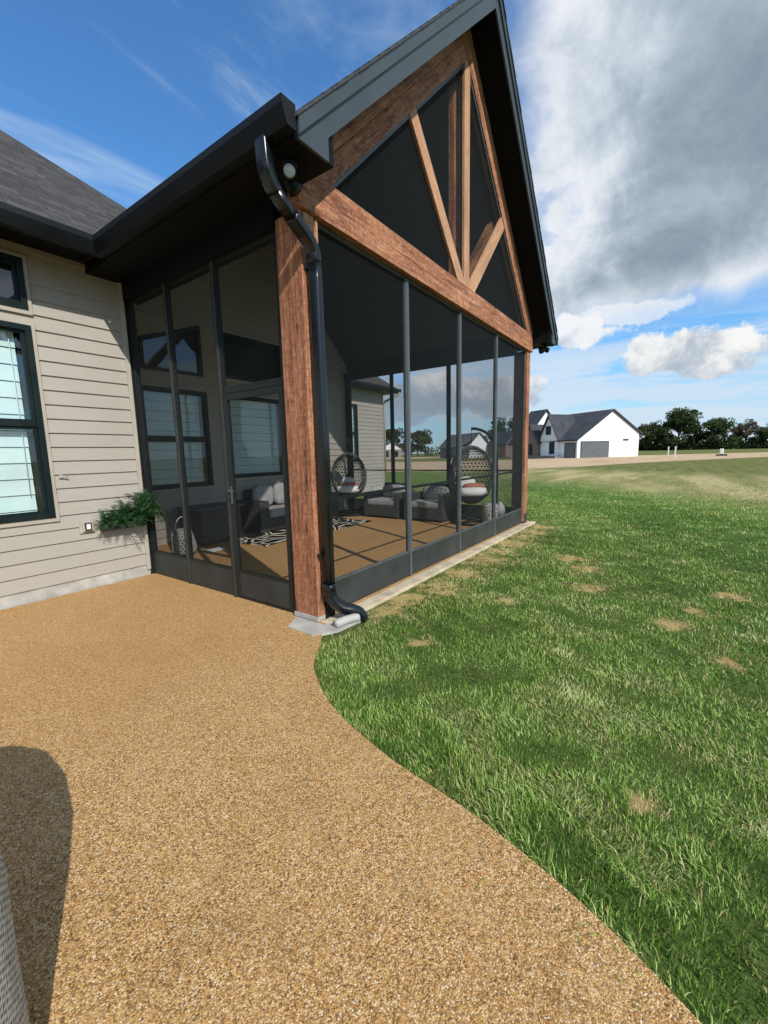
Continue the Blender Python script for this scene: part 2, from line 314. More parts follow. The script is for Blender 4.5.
# ------------------------------------------------------------------ mesh helpers
class MB:
    def __init__(s): s.v = []; s.f = []; s.sm = []
    def add(s, vs, fs, smooth=False):
        o = len(s.v); s.v += [tuple(p) for p in vs]; s.f += [tuple(i + o for i in f) for f in fs]; s.sm += [smooth] * len(fs); return s
    def box(s, x0, x1, y0, y1, z0, z1, bev=0.0):
        if bev <= 0:
            vs = [(x, y, z) for z in (z0, z1) for y in (y0, y1) for x in (x0, x1)]
            return s.add(vs, [(0, 2, 3, 1), (4, 5, 7, 6), (0, 1, 5, 4), (2, 6, 7, 3), (0, 4, 6, 2), (1, 3, 7, 5)])
        import bmesh
        bm = bmesh.new(); bmesh.ops.create_cube(bm, size=1)
        for v in bm.verts: v.co = V(((x0 + x1) / 2 + v.co.x * (x1 - x0), (y0 + y1) / 2 + v.co.y * (y1 - y0), (z0 + z1) / 2 + v.co.z * (z1 - z0)))
        bmesh.ops.bevel(bm, geom=bm.edges[:], offset=min(bev, .49 * min(x1 - x0, y1 - y0, z1 - z0)), segments=2, affect='EDGES', profile=.6)
        bm.verts.index_update()
        s.add([v.co[:] for v in bm.verts], [tuple(v.index for v in f.verts) for f in bm.faces]); bm.free(); return s
    def prism(s, poly, a0, a1, axis='y'):
        # poly = list of 2D points; axis y: (x,z); axis z: (x,y); axis x: (y,z)
        def mk(p, a): return {'y': (p[0], a, p[1]), 'z': (p[0], p[1], a), 'x': (a, p[0], p[1])}[axis]
        n = len(poly); ar = sum(poly[i][0] * poly[(i+1) % n][1] - poly[(i+1) % n][0] * poly[i][1] for i in range(n))
        if ar < 0: poly = poly[::-1]
        vs = [mk(p, a0) for p in poly] + [mk(p, a1) for p in poly]
        fs = [tuple(range(n)), tuple(range(2*n-1, n-1, -1))] + [(i, i+n, (i+1) % n + n, (i+1) % n) for i in range(n)]
        if axis != 'y': fs = [f[::-1] for f in fs]
        return s.add(vs, fs)
    def frame(s, x0, x1, z0, z1, w, y0, y1, axis='y', ws=None):
        L, R_, B, T = ws or (w, w, w, w)
        for a in ((x0, x0+L, z0, z1), (x1-R_, x1, z0, z1), (x0+L, x1-R_, z0, z0+B), (x0+L, x1-R_, z1-T, z1)):
            if axis == 'y': s.box(a[0], a[1], y0, y1, a[2], a[3])
            else: s.box(y0, y1, a[0], a[1], a[2], a[3])
        return s
    def tube(s, pts, r, n=8, cap=True, flat=None, up=(0, 0, 1)):
        pts = [V(p) for p in pts]; k = len(pts); rs = r if isinstance(r, (list, tuple)) else [r] * k
        rings = []; prev = None
        for i, p in enumerate(pts):
            t = (pts[min(i+1, k-1)] - pts[max(i-1, 0)]).normalized()
            if prev is None:
                a = V(up) if abs(t.dot(V(up))) < .95 else V((1, 0, 0))
                x = t.cross(a).normalized()
            else: x = (prev - t * prev.dot(t)).normalized()
            prev = x; y = t.cross(x); ring = []
            for j in range(n):
                a = 2 * math.pi * (j + .5) / n; cx, cy = math.cos(a), math.sin(a)
                if flat:
                    e = .38; cx = math.copysign(abs(cx) ** e, cx) * flat[0]; cy = math.copysign(abs(cy) ** e, cy) * flat[1]
                ring.append(p + x * cx * rs[i] + y * cy * rs[i])
            rings.append(ring)
        vs = [q for rg in rings for q in rg]
        fs = [(i*n+j, i*n+(j+1) % n, (i+1)*n+(j+1) % n, (i+1)*n+j) for i in range(k-1) for j in range(n)]
        if cap: fs += [tuple(range(n-1, -1, -1)), tuple(range((k-1)*n, k*n))]
        return s.add(vs, fs, True)
    def lathe(s, prof, c=(0, 0, 0), n=20, a0=0, a1=2*math.pi):
        full = abs(a1 - a0 - 2*math.pi) < 1e-6; m = n if full else n + 1
        vs = [(c[0] + r*math.cos(a0 + (a1-a0)*j/n), c[1] + r*math.sin(a0 + (a1-a0)*j/n), c[2] + z) for r, z in prof for j in range(m)]
        fs = []
        for i in range(len(prof)-1):
            for j in range(n):
                j2 = (j+1) % m; fs.append((i*m+j, i*m+j2, (i+1)*m+j2, (i+1)*m+j))
        return s.add(vs, fs, True)
    def blob(s, c, r, n=10, p=1.0):
        k = n // 2 + 1; vs = []; fs = []
        for i in range(k + 1):
            th = math.pi * i / k
            for j in range(n):
                ph = 2*math.pi*j/n
                d = [math.sin(th)*math.cos(ph), math.sin(th)*math.sin(ph), math.cos(th)]
                d = [math.copysign(abs(q)**p, q) for q in d]
                vs.append((c[0]+r[0]*d[0], c[1]+r[1]*d[1], c[2]+r[2]*d[2]))
        fs = [(i*n+j, (i+1)*n+j, (i+1)*n+(j+1) % n, i*n+(j+1) % n) for i in range(k) for j in range(n)]
        return s.add(vs, fs, True)
    def build(s, name, m, parent=None, tones=None, local=False):
        off = V((0, 0, 0))
        if parent is not None and not local:
            root = parent
            while root.parent: root = root.parent
            off = root.location.copy()
        me = bpy.data.meshes.new(name)
        me.from_pydata([(V(p) - off)[:] for p in s.v], [], s.f); me.update()
        me.polygons.foreach_set('use_smooth', s.sm)
        me.materials.append(M[m] if isinstance(m, str) else m)
        if tones is not None:
            at = me.attributes.new('tone', 'FLOAT', 'POINT'); at.data.foreach_set('value', tones)
        o = bpy.data.objects.new(name, me); col.objects.link(o)
        if parent: o.parent = parent
        return o

def thing(name, label, cat, loc=(0, 0, 0), rz=0.0, group=None):
    o = bpy.data.objects.new(name, None); col.objects.link(o); o.location = loc; o.rotation_euler = (0, 0, rz)
    o.empty_display_size = .2; o['label'] = label; o['category'] = cat
    if group: o['group'] = group
    return o
def tag(o, label, cat, group=None):
    o['label'] = label; o['category'] = cat
    if group: o['group'] = group
    return o
def structure(o, kind='structure'): o['kind'] = kind; return o
def copy_tree(o, parent=None):
    c = o.copy(); col.objects.link(c); c.parent = parent
    for ch in list(o.children): copy_tree(ch, c)
    return c

W, D, D2 = 6.287, 3.056, 4.82
XC = W / 2

# ------------------------------------------------------------------ ground
g = MB().add([(-900, -900, -.032), (900, -900, -.032), (900, 900, -.032), (-900, 900, -.032)], [(0, 1, 2, 3)]).build('lawn', 'lawn'); structure(g)
near = [(20.0, 34.0), (27.3, 17.2), (33.5, 7.8), (37.9, 4.7), (48.5, .85), (58.7, -4.4), (71.1, -11.9), (95, -26), (140, -52), (200, -88)]
far = [(55.2, 52.0), (65, 27), (72, 19.6), (82.6, 16.3), (99.5, 4.4), (108.3, -5.8), (118, -17.4), (140, -33), (175, -56), (230, -90)]
m = MB()
for i in range(len(near) - 1):
    m.add([near[i] + (-.022,), near[i+1] + (-.022,), far[i+1] + (-.022,), far[i] + (-.022,)], [(0, 1, 2, 3)])
structure(m.build('dirt_strip', 'dirt'))
m = MB().add([(88, 75, -.018), (92, 62, -.018), (120, 35, -.018), (140, 40, -.018), (130, 90, -.018)], [(0, 1, 2, 3, 4)])
structure(m.build('far_yard_soil', 'dirt'))

# patio slab: straight to the porch, curved edge towards the lawn
edge = [(.02, -.17), (-.17, -.20), (-.27, -.29), (-.36, -.345), (-.46, -.41), (-.60, -.53), (-.72, -.69), (-.84, -.88), (-.945, -1.12), (-1.01, -1.34), (-1.065, -1.572), (-1.118, -1.914), (-1.181, -2.19), (-1.277, -2.476), (-1.399, -2.73), (-1.62, -3.1), (-1.95, -3.5), (-2.4, -3.9)]
def smooth(pts, k=4):
    out = []
    for i in range(len(pts) - 1):
        p0 = pts[max(i-1, 0)]; p1 = pts[i]; p2 = pts[i+1]; p3 = pts[min(i+2, len(pts)-1)]
        for j in range(k):
            t = j / k; out.append(tuple(.5*((2*p1[a]) + (-p0[a]+p2[a])*t + (2*p0[a]-5*p1[a]+4*p2[a]-p3[a])*t*t + (-p0[a]+3*p1[a]-3*p2[a]+p3[a])*t**3) for a in (0, 1)))
    return out + [pts[-1]]
E = smooth(edge)
poly = [(.02, D - .03)] + E + [(-3.2, -4.6), (-8, -5), (-8, D - .03)]
import mathutils.geometry as mg
def cap_poly(m, poly, z0, z1):
    n = len(poly); tri = mg.tessellate_polygon([[V((p[0], p[1], 0)) for p in poly]])
    vs = [(p[0], p[1], z1) for p in poly] + [(p[0], p[1], z0) for p in poly]
    fs = []
    for t in tri:
        a, b_, c = t
        nz = (poly[b_][0]-poly[a][0])*(poly[c][1]-poly[a][1]) - (poly[b_][1]-poly[a][1])*(poly[c][0]-poly[a][0])
        fs.append((a, b_, c) if nz > 0 else (a, c, b_))
    for i in range(n): j = (i+1) % n; fs.append((i, j, j+n, i+n))
    return m.add(vs, fs)
structure(cap_poly(MB(), poly, -.14, 0.0).build('patio', 'patio'))
structure(MB().box(.02, W + .02, .0, D2 + .02, -.14, -.001).build('porch_floor', 'patio'))
structure(MB().box(.02, W + .14, -.155, -.001, -.16, .001, .006).box(W + .021, W + .14, .0, D2 + .02, -.16, .001, .006).build('concrete_kerb', 'kerb'))
structure(cap_poly(MB(), [(-.22, .16), (-.24, -.16), (-.04, -.27), (.28, -.30), (.30, -.17), (-.02, -.10), (-.02, .26)], -.02, .006).build('concrete_pad', 'concrete'))

# ------------------------------------------------------------------ house
house = thing('house', 'house with greige lap siding, black windows and dark shingled roof behind the porch', 'house', (0, D, 0))
def lap_wall(x0, x1, z0, z1, plane, holes=(), axis='y', sgn=-1, clip=None, exp=.1525):
    """lap boards; sgn gives the outward side"""
    m = MB(); z = z0
    while z < z1 - 1e-4:
        zt = min(z + exp, z1)
        a, b_ = x0, x1
        if clip:
            r = clip((z + zt) / 2)
            if r is None: break
            a, b_ = max(a, r[0]), min(b_, r[1])
            if b_ - a < .05: break
        # split vertically at hole borders
        cuts = sorted({z, zt} | {h[k] for h in holes for k in (2, 3) if z < h[k] < zt})
        for c0, c1 in zip(cuts[:-1], cuts[1:]):
            zm = (c0 + c1) / 2; segs = [(a, b_)]
            for h in holes:
                if h[2] < zm < h[3]:
                    ns = []
                    for s0, s1 in segs:
                        if h[0] > s0: ns.append((s0, min(h[0], s1)))
                        if h[1] < s1: ns.append((max(h[1], s0), s1))
                    segs = [q for q in ns if q[1] - q[0] > 1e-3]
            for s0, s1 in segs:
                d0 = .018 * (1 - (c0 - z) / exp) + .002; d1 = .018 * (1 - (c1 - z) / exp) + .002
                def P(u, d, zz): return (u, plane + sgn*d, zz) if axis == 'y' else (plane + sgn*d, u, zz)
                vs = [P(s0, d0, c0), P(s1, d0, c0), P(s1, d1, c1), P(s0, d1, c1), P(s0, -.02, c0), P(s1, -.02, c0), P(s0, -.02, c1), P(s1, -.02, c1)]
                fs = [(0, 1, 2, 3), (0, 4, 5, 1), (0, 3, 6, 4), (1, 5, 7, 2), (4, 6, 7, 5)]
                if sgn * (1 if axis == 'y' else -1) > 0: fs = [f[::-1] for f in fs]
                m.add(vs, fs)
        z += exp
    return m

def window(x0, x1, z0, z1, y, parent, blind=True, double=True, slant=None, fw=.055, trim=.035):
    """faces -y; black frame, glass, blind behind"""
    w = MB()
    if slant is None:
        w.frame(x0, x1, z0, z1, fw, y - .045, y + .05)
        gx0, gx1, gz0, gz1 = x0 + fw, x1 - fw, z0 + fw, z1 - fw
        if double:
            zm = (gz0 + gz1) / 2
            w.box(gx0, gx1, y - .02, y + .03, zm - .022, zm + .022)
            w.frame(gx0, gx1, zm + .022, gz1, .03, y - .012, y + .02)
            w.frame(gx0, gx1, gz0, zm - .022, .03, y + .0, y + .032)
        else: w.frame(gx0, gx1, gz0, gz1, .025, y - .012, y + .02)
    else:
        # slanted head: slant = height of the left side
        zl = slant
        w.box(x0, x0+fw, y-.045, y+.05, z0, zl); w.box(x1-fw, x1, y-.045, y+.05, z0, z1); w.box(x0+fw, x1-fw, y-.045, y+.05, z0, z0+fw)
        w.prism([(x0+fw, zl-fw), (x0+fw, zl+.004), (x1-fw, z1), (x1-fw, z1-fw)], y-.044, y+.05)
    o = w.build('window', 'winblack', parent)
    if slant is None:
        MB().add([(x0+.02, y+.012, z0+.02), (x1-.02, y+.012, z0+.02), (x1-.02, y+.012, z1-.02), (x0+.02, y+.012, z1-.02)], [(0, 1, 2, 3)]).build('pane', 'glass', o)
        t = MB().frame(x0 - trim, x1 + trim, z0 - trim - .01, z1 + trim, trim, y - .034, y + .02, ws=(trim, trim, trim + .01, trim)).build('trim', 'trim', o)
    else:
        MB().add([(x0+.02, y+.012, z0+.02), (x1-.02, y+.012, z0+.02), (x1-.02, y+.012, z1-.02), (x0+.02, y+.012, slant-.02)], [(0, 1, 2, 3)]).build('pane', 'glass', o)
    if blind:
        bl = MB(); z = z1 - .06; k = 0
        while z > z0 + .08:
            zb = max(z - .158, z0 + .06)
            bl.add([(x0+.07, y+.085, zb), (x1-.07-.05, y+.085, zb), (x1-.07-.05, y+.097, z), (x0+.07, y+.097, z)], [(0, 1, 2, 3)])
            bl.add([(x0+.07, y+.083, zb-.006), (x1-.12, y+.083, zb-.006), (x1-.12, y+.083, zb+.003), (x0+.07, y+.083, zb+.003)], [(0, 1, 2, 3)])
            z = zb - .012
        bl.box(x0 + .065, x1 - .115, y + .07, y + .10, z1 - .065, z1 - .02)
        bl.tube([(x1-.17, y+.065, z1-.05), (x1-.165, y+.065, z0+.25)], .004, 5)
        bl.build('blind', 'blind', o)
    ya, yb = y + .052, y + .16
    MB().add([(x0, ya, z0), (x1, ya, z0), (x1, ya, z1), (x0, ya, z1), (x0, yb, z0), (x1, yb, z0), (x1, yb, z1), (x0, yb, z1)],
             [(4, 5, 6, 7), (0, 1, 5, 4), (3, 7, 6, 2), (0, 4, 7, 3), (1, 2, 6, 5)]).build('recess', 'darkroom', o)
    if slant is not None:
        MB().prism([(x0, slant + .006), (x1, z1 + .002), (x0, z1 + .002)], y - .02, y + .05).build('trim', 'siding', o)
    return o

WL = (-2.20, -.955, .885, 2.905); WT = (-2.20, -.955, 3.06, 3.56)
lap_wall(-6.5, -.045, .135, 3.72, D, [WL, WT]).build('siding_wall', 'siding', house)
MB().box(-6.5, .0, D - .004, D + .15, -.1, .13).build('foundation', 'concrete', house)
MB().box(-.048, .0, D - .030, D + .02, .07, 3.72, .003).build('corner_trim', 'trim', house)
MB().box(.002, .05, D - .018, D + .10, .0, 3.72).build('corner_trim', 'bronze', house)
window(*WL, D, house); window(*WT, D, house, blind=False, double=False)
# side return and back wall of the porch
lap_wall(D + .03, D2, .12, 4.1, .02, axis='x', sgn=1).build('siding_wall', 'siding', house)
W1 = (.90, 2.13, .97, 2.73); W2 = (2.56, 4.02, 1.08, 2.74); T1 = (.98, 2.09, 3.0, 3.9); T2 = (2.52, 3.98, 3.04, 3.9); W3 = (6.37, 6.68, 1.25, 2.88)
lap_wall(.02, W + .1, .12, 6.9, D2, [W1, W2, T1, T2], clip=lambda z: (0.02, W + .1) if z < 3.7 else (XC - (6.98 - z), XC + (6.98 - z))).build('siding_wall', 'siding', house)
MB().box(.0, W + .1, D2 - .006, D2 + .1, -.1, .115).box(-.02, .024, D + .06, D2 - .01, -.1, .118).build('foundation', 'concrete', house)
YB = 7.8; XE = 12.15
lap_wall(W + .1, XE - .02, .19, 4.05, YB, [(9.45, 10.40, 1.22, 3.42)]).build('siding_wall', 'siding', house)
MB().box(W + .08, W + .12, D2 - .03, D2 + .01, .0, 3.6, .003).build('corner_trim', 'bronze', house)
lap_wall(D2 + .02, YB, .12, 4.1, W + .1, axis='x', sgn=1).build('siding_wall', 'siding', house)
MB().box(XE - .05, XE + .02, YB - .03, YB + .04, .05, 4.05, .003).build('corner_trim', 'trim', house)
MB().box(W + .15, XE, YB - .006, YB + .1, -.1, .185).build('foundation', 'concrete', house)
lap_wall(YB + .04, 15, .19, 4.05, XE, axis='x', sgn=1).build('siding_wall', 'siding', house)
window(*W1, D2, house); window(*W2, D2, house, double=False)
window(T1[0], T1[1], T1[2], T1[3], D2, house, blind=False, slant=3.5); window(*T2, D2, house, blind=False, double=False)
window(9.45, 10.40, 1.22, 3.42, YB, house)
# main hip roof, ending in a valley against the porch roof
def slab(pts, th, name, m_, parent):
    pts = [V(p) for p in pts]; nrm = (pts[1]-pts[0]).cross(pts[2]-pts[0]).normalized()
    if nrm.z < 0: nrm = -nrm
    n = len(pts); vs = pts + [p - nrm*th for p in pts]
    fs = [tuple(range(n)), tuple(range(2*n-1, n-1, -1))] + [(i, i+n, (i+1) % n+n, (i+1) % n) for i in range(n)]
    return MB().add(vs, fs).build(name, m_, parent)
mS = .83
slab([(-9, 2.56, 3.775), (-.345, 2.56, 3.775), (.785, 4.05, 5.00), (-4.37, 9.42, 9.46), (-9, 9.42, 9.46)], .02, 'roof', 'shingle', house)
slab([(.785, 4.05, 4.999), (3.5, 9.42, 4.2), (3.5, 14, 3.0), (-4.37, 14, 9.46), (-4.37, 9.42, 9.459)], .02, 'roof', 'shingle', house)
XO = XE + .5; YO = YB - .5
slab([(7.2, YO, 4.17), (XO, YO, 4.17), (XO - 4, YO + 4, 7.5), (7.2, YO + 4, 7.5)], .02, 'roof', 'shingle', house)
slab([(XO, YO, 4.17), (XO, 15.5, 4.17), (XO - 4, 15.5, 7.5), (XO - 4, YO + 4, 7.5)], .02, 'roof', 'shingle', house)
MB().box(7.2, XO-.02, YO+.02, YB, 4.02, 4.04).box(7.2, XO, YO, YO+.02, 4.01, 4.165).box(XO-.02, XO, YO+.02, 15, 4.01, 4.165).box(XE+.01, XO-.02, YB+.03, 15, 4.02, 4.04).build('soffit', 'black', house)
MB().prism([(YO, 4.03), (YO, 4.165), (YO-.12, 4.165), (YO-.12, 4.09), (YO-.09, 4.03)], 7.2, XO+.02, 'x').build('gutter', 'black', house)
MB().tube([(XO-.08, YO-.06, 4.06), (XO-.08, YO-.05, 3.94), (XE+.10, YB-.07, 3.68), (XE+.04, YB-.05, 3.55), (XE+.04, YB-.05, .2)], .045, 8, flat=(1, .8)).build('downspout', 'trim', house)
# left eave
MB().box(-9, -.02, 2.58, D + .0, 3.70, 3.722).box(-9, -.36, 2.56, 2.58, 3.66, 3.765).build('soffit', 'soffit', house)
def gutter_prof(o, zt, sgn=-1): return [(o, zt - .155), (o, zt), (o + sgn*.006, zt), (o + sgn*.006, zt-.14), (o + sgn*.075, zt-.14), (o + sgn*.095, zt-.085), (o + sgn*.112, zt-.05), (o + sgn*.118, zt-.006), (o + sgn*.105, zt-.006), (o + sgn*.105, zt), (o + sgn*.124, zt), (o + sgn*.124, zt-.05), (o + sgn*.105, zt-.10), (o + sgn*.082, zt-.155)]
MB().prism(gutter_prof(2.558, 3.775), -9, -.40, 'x').build('gutter', 'black', house)
gg = MB()
gg.add([(-9, 2.437, 3.778), (-.46, 2.437, 3.778), (-.46, 2.60, 3.80), (-9, 2.60, 3.80)], [(0, 1, 2, 3), (3, 2, 1, 0)]); gg.build('gutter_guard', 'shingle_edge', house)

# ------------------------------------------------------------------ porch
porch = thing('screened_porch', 'tall screened porch with cedar posts, open gable truss and black gabled roof', 'porch', (0, 0, 0))
rp = 3.60
half = lambda s: [(XC + s*q[0], q[1]) for q in [(0, 7.235), (XC + .375, 3.720), (XC + .375, 3.60), (XC + .0, 3.60), (XC + .0, 3.845), (0, 6.985)]]
MB().prism(half(-1), -.375, 9.0).build('roof_deck', 'soffit', porch)
MB().prism(half(1), -.375, 9.0).build('roof_deck', 'soffit', porch)
for s in (-1, 1):
    MB().prism([(XC, 6.98), (XC + s*(XC - .02), 3.86), (XC + s*(XC - .02), 3.845), (XC, 6.965)], .25, D2 - .0).build('ceiling', 'ceiling', porch)
    # shingles with slightly ragged front edge
    m = MB(); n = 26; L = XC + .41
    for k in range(n):
        u0, u1 = L*k/n, L*(k+1)/n; zz = lambda u, h: 7.24 - u + h
        yf = -.43 - random.random()*.008
        vs = [(XC + s*u0, yf, zz(u0, .014)), (XC + s*u1, yf, zz(u1, .030)), (XC + s*u1, 9, zz(u1, .030)), (XC + s*u0, 9, zz(u0, .014)),
              (XC + s*u0, yf, zz(u0, .0)), (XC + s*u1, yf, zz(u1, .0)), (XC + s*u1, 9, zz(u1, .0)), (XC + s*u0, 9, zz(u0, .0))]
        m.add(vs, [(0, 1, 2, 3), (4, 7, 6, 5), (0, 4, 5, 1), (1, 5, 6, 2), (3, 2, 6, 7), (0, 3, 7, 4)])
    m.build('shingles', 'shingle_edge', porch)
    X = lambda u: XC + s*u
    MB().prism([(X(XC+.375), 3.588), (X(XC+.075), 3.588), (X(XC+.075), 3.775 - .03), (X(0), 6.915), (X(0), 7.232), (X(XC+.375), 3.722)], -.398, -.376).build('fascia', 'charcoal', porch)
    MB().prism([(X(XC+.385), 3.60), (X(XC+.385), 3.735), (X(0), 7.238), (X(0), 7.12)], -.420, -.3985).build('fascia_trim', 'charcoal', porch)
    if s < 0: MB().box(-.393, -.376, -.375, 2.5, 3.592, 3.722).build('fascia', 'soffit', porch)
    else: MB().box(W+.376, W+.393, -.375, 9, 3.592, 3.722).build('fascia', 'soffit', porch)
pr = [(x, z) for x, z in gutter_prof(-.395, 3.765)]
MB().prism(pr, -.40, 2.46).prism([(-.397, 3.61), (-.477, 3.61), (-.50, 3.665), (-.517, 3.715), (-.519, 3.765), (-.397, 3.765)], -.406, -.4005).build('gutter', 'black', porch)
pr = [(2*XC - x, z) for x, z in pr]
MB().prism(pr, -.40, 9).prism([(W+.397, 3.61), (W+.477, 3.61), (W+.50, 3.665), (W+.517, 3.715), (W+.519, 3.765), (W+.397, 3.765)], -.406, -.4005).build('gutter', 'black', porch)

# posts, beam and truss
def board(poly, y0, y1, name, m_): return MB().prism(poly, y0, y1).build(name, m_, porch)
MB().box(.0, .205, .0, .29, .045, 3.45, .006).build('wood_post', 'wood_z', porch)
MB().box(W-.21, W, .0, .25, .045, 3.45, .006).build('wood_post', 'wood_z', porch)
MB().box(W-.236, W-.212, .075, .25, .045, 3.44).build('shade_board', 'shade_board', porch)  # dark board added over the sunlit inner post face to make it look shaded
m = MB().box(-.01, .215, -.004, .30, .006, .047); m.build('post_base', 'concrete', porch)
m = MB().box(.09, .212, -.016, -.002, .006, .21); m.add([(.10, -.018, .15), (.10, -.03, .15)], []); m.tube([(.12, -.016, .17), (.12, -.024, .17)], .009, 8).tube([(.18, -.016, .17), (.18, -.024, .17)], .009, 8).build('post_bracket', 'black', porch)
MB().box(W-.2, W+.004, -.014, -.002, .006, .2).build('post_bracket', 'kick', porch)
board([(-.03, 3.452), (W+.03, 3.452), (W+.03, 3.606), (-.03, 3.606)], -.035, .09, 'tie_beam', 'wood_x')
board([(-.03, 3.609), (W+.03, 3.609), (W+.03, 3.735), (W-.02, 3.765), (.02, 3.765), (-.03, 3.735)], -.035, .09, 'tie_beam', 'wood_x')
for s in (-1, 1):
    wm = 'wood_up' if s < 0 else 'wood_dn'
    X = lambda u: XC + s*u
    lo, hi, mid = 6.545, 7.0, 6.775
    board([(X(lo-3.768), 3.768), (X(lo-3.768+.228), 3.768), (X(0), mid-.004), (X(0), lo)], -.030, .085, 'rake_beam', wm)
    board([(X(mid-3.768+.006), 3.768), (X(mid-3.768+.18), 3.768), (X(hi-3.93), 3.93), (X(0), hi), (X(0), mid)], -.033, .085, 'rake_beam', wm)
    bx = 3.10 if s < 0 else 3.19
    # brace from the foot of the king post up to the rake
    f0, f1 = (X(.10), 3.768), (X(.38), 3.768)
    q = [(X(.102), 3.768), (X(.335), 3.768), (X(1.49), lo-1.492), (X(1.33), lo-1.332), (X(.102), 3.95)]
    q = [(X(.088), 3.768), (X(.275), 3.768), (X(1.465), 5.078), (X(1.335), 5.208), (X(.088), 3.845)]
    board(q, -.022, .010, 'brace', 'pale_dn' if s < 0 else 'pale_up')
    if s > 0: board(q, .12, .20, 'inner_brace', 'wood_dn' if s < 0 else 'wood_up')
board([(XC-.085, 3.768), (XC+.085, 3.768), (XC+.085, 6.455), (XC, 6.545), (XC-.085, 6.455)], -.024, .010, 'king_post', 'pale_z')
board([(XC-.1, 3.768), (XC+.1, 3.768), (XC+.1, 6.44), (XC, 6.545), (XC-.1, 6.44)], .12, .20, 'inner_king_post', 'wood_z')
# perimeter header over the side screens
MB().box(-.012, .17, .30, D - .036, 3.40, 3.5985).build('header', 'soffit', porch)
MB().box(.02, .16, D + .03, D2 - .03, 3.45, 3.598).build('header', 'soffit', porch)
MB().box(W-.17, W-.01, .27, D2 - .03, 3.45, 3.598).build('header', 'soffit', porch)
MB().box(W-.12, W, D2-.15, D2-.03, .0, 3.45).build('post', 'bronze', porch)

def screen(pts, name='screen_panel', parent=None):
    return MB().add(pts, [tuple(range(len(pts)))]).build(name, 'screen', parent or porch)
ys = .050
# front wall: mullions, kick panels, rail and four screens
mx = [.205, 1.664, 3.073, 4.513, W-.21]
for i in range(4):
    a, b_ = mx[i], mx[i+1]; pa, pb = a + (.0 if i == 0 else .022), b_ - (.0 if i == 3 else .022)
    MB().frame(pa, pb, .30, 3.45, .022, ys-.012, ys+.012).build('screen_frame', 'greyframe', porch)
    screen([(pa+.02, ys, .32), (pb-.02, ys, .32), (pb-.02, ys, 3.43), (pa+.02, ys, 3.43)])
    MB().box(pa, pb, ys-.010, ys+.014, .01, .298).build('kick_panel', 'kick', porch)
    MB().box(pa+.022, pb-.022, ys+.013, ys+.045, 1.075, 1.105).build('rail', 'bronze', porch)
for x in mx[1:4]: MB().box(x-.022, x+.022, ys-.022, ys+.04, .01, 3.45, .003).build('mullion', 'greyframe', porch)
# gable screens
K = .10
for s in (-1, 1):
    X = lambda u: XC + s*u
    screen([(X(0), .014, 3.768), (X(6.545-3.768), .014, 3.768), (X(0), .014, 6.545)])
    fr = MB().prism([(X(6.545-3.768), 3.77), (X(6.545-3.768-.05), 3.77), (X(0.1), 6.395), (X(.1), 6.445)], -.012, .02)
    fr.prism([(X(.34), 3.769), (X(2.7), 3.769), (X(2.68), 3.79), (X(.34), 3.79)], -.010, .02).build('screen_frame', 'greyframe', porch)
# left side wall (x = 0 plane)
xs = .055
def side_frame(y0, y1, z0, z1, w=.025, name='screen_frame', m_='bronze'): return MB().frame(y0, y1, z0, z1, w, xs-.018, xs+.018, axis='x').build(name, m_, porch)
def side_screen(y0, y1, z0, z1): return screen([(xs, y0, z0), (xs, y1, z0), (xs, y1, z1), (xs, y0, z1)])
for y0, y1 in ((1.285, 2.14), (2.185, D-.06)):
    side_frame(y0, y1, .29, 3.40); side_screen(y0+.02, y1-.02, .31, 3.38)
    MB().box(xs-.014, xs+.014, y0, y1, .004, .288).build('kick_panel', 'kick', porch)
side_frame(.335, 1.24, 2.175, 3.40); side_screen(.355, 1.22, 2.19, 3.38)
for y, w, mm in ((2.1625, .020, 'sideframe'), (1.2625, .020, 'sideframe'), (.3125, .022, 'bronze'), (D-.04, .02, 'bronze')):
    MB().box(xs-.03, xs+.04, y-w, y+w, .0, 3.40, .003).build('mullion', mm, porch)
MB().box(xs-.02, xs+.03, .335, 1.24, 2.135, 2.174, .003).build('door_header', 'bronze', porch)
door = MB().frame(.342, 1.233, .012, 2.13, .055, xs-.024, xs+.012, axis='x', ws=(.06, .06, .015, .06)).build('screen_door', 'bronze', porch)
MB().box(xs-.018, xs+.008, .402, 1.173, .03, .285).build('kick_panel', 'kick', door)
MB().box(xs-.022, xs+.01, .402, 1.173, .288, .312).build('bottom_rail', 'bronze', door)
screen([(xs-.006, .40, .30), (xs-.006, 1.175, .30), (xs-.006, 1.175, 2.075), (xs-.006, .40, 2.075)], 'door_screen', door)
hm = MB().box(xs-.032, xs-.024, 1.185, 1.215, 1.02, 1.2, .003).tube([(xs-.03, 1.2, 1.16), (xs-.075, 1.2, 1.16), (xs-.08, 1.17, 1.16), (xs-.08, 1.10, 1.155)], .008, 8)
hm.build('handle', M['greyframe'], door)
# far side wall (x = W plane)
for y0, y1 in ((.27, 1.76), (1.81, 3.31), (3.36, D2-.16)):
    MB().frame(y0, y1, .29, 3.45, .025, W-.08, W-.05, axis='x').build('screen_frame', 'bronze', porch)
    screen([(W-.065, y0+.02, .31), (W-.065, y1-.02, .31), (W-.065, y1-.02, 3.43), (W-.065, y0+.02, 3.43)])
    MB().box(W-.078, W-.054, y0, y1, .004, .288).build('kick_panel', 'kick', porch)
    MB().box(W-.11, W-.082, y0+.025, y1-.025, 1.075, 1.105).build('rail', 'bronze', porch)
for y in (1.785, 3.335): MB().box(W-.10, W-.03, y-.024, y+.024, .0, 3.45).build('mullion', 'bronze', porch)
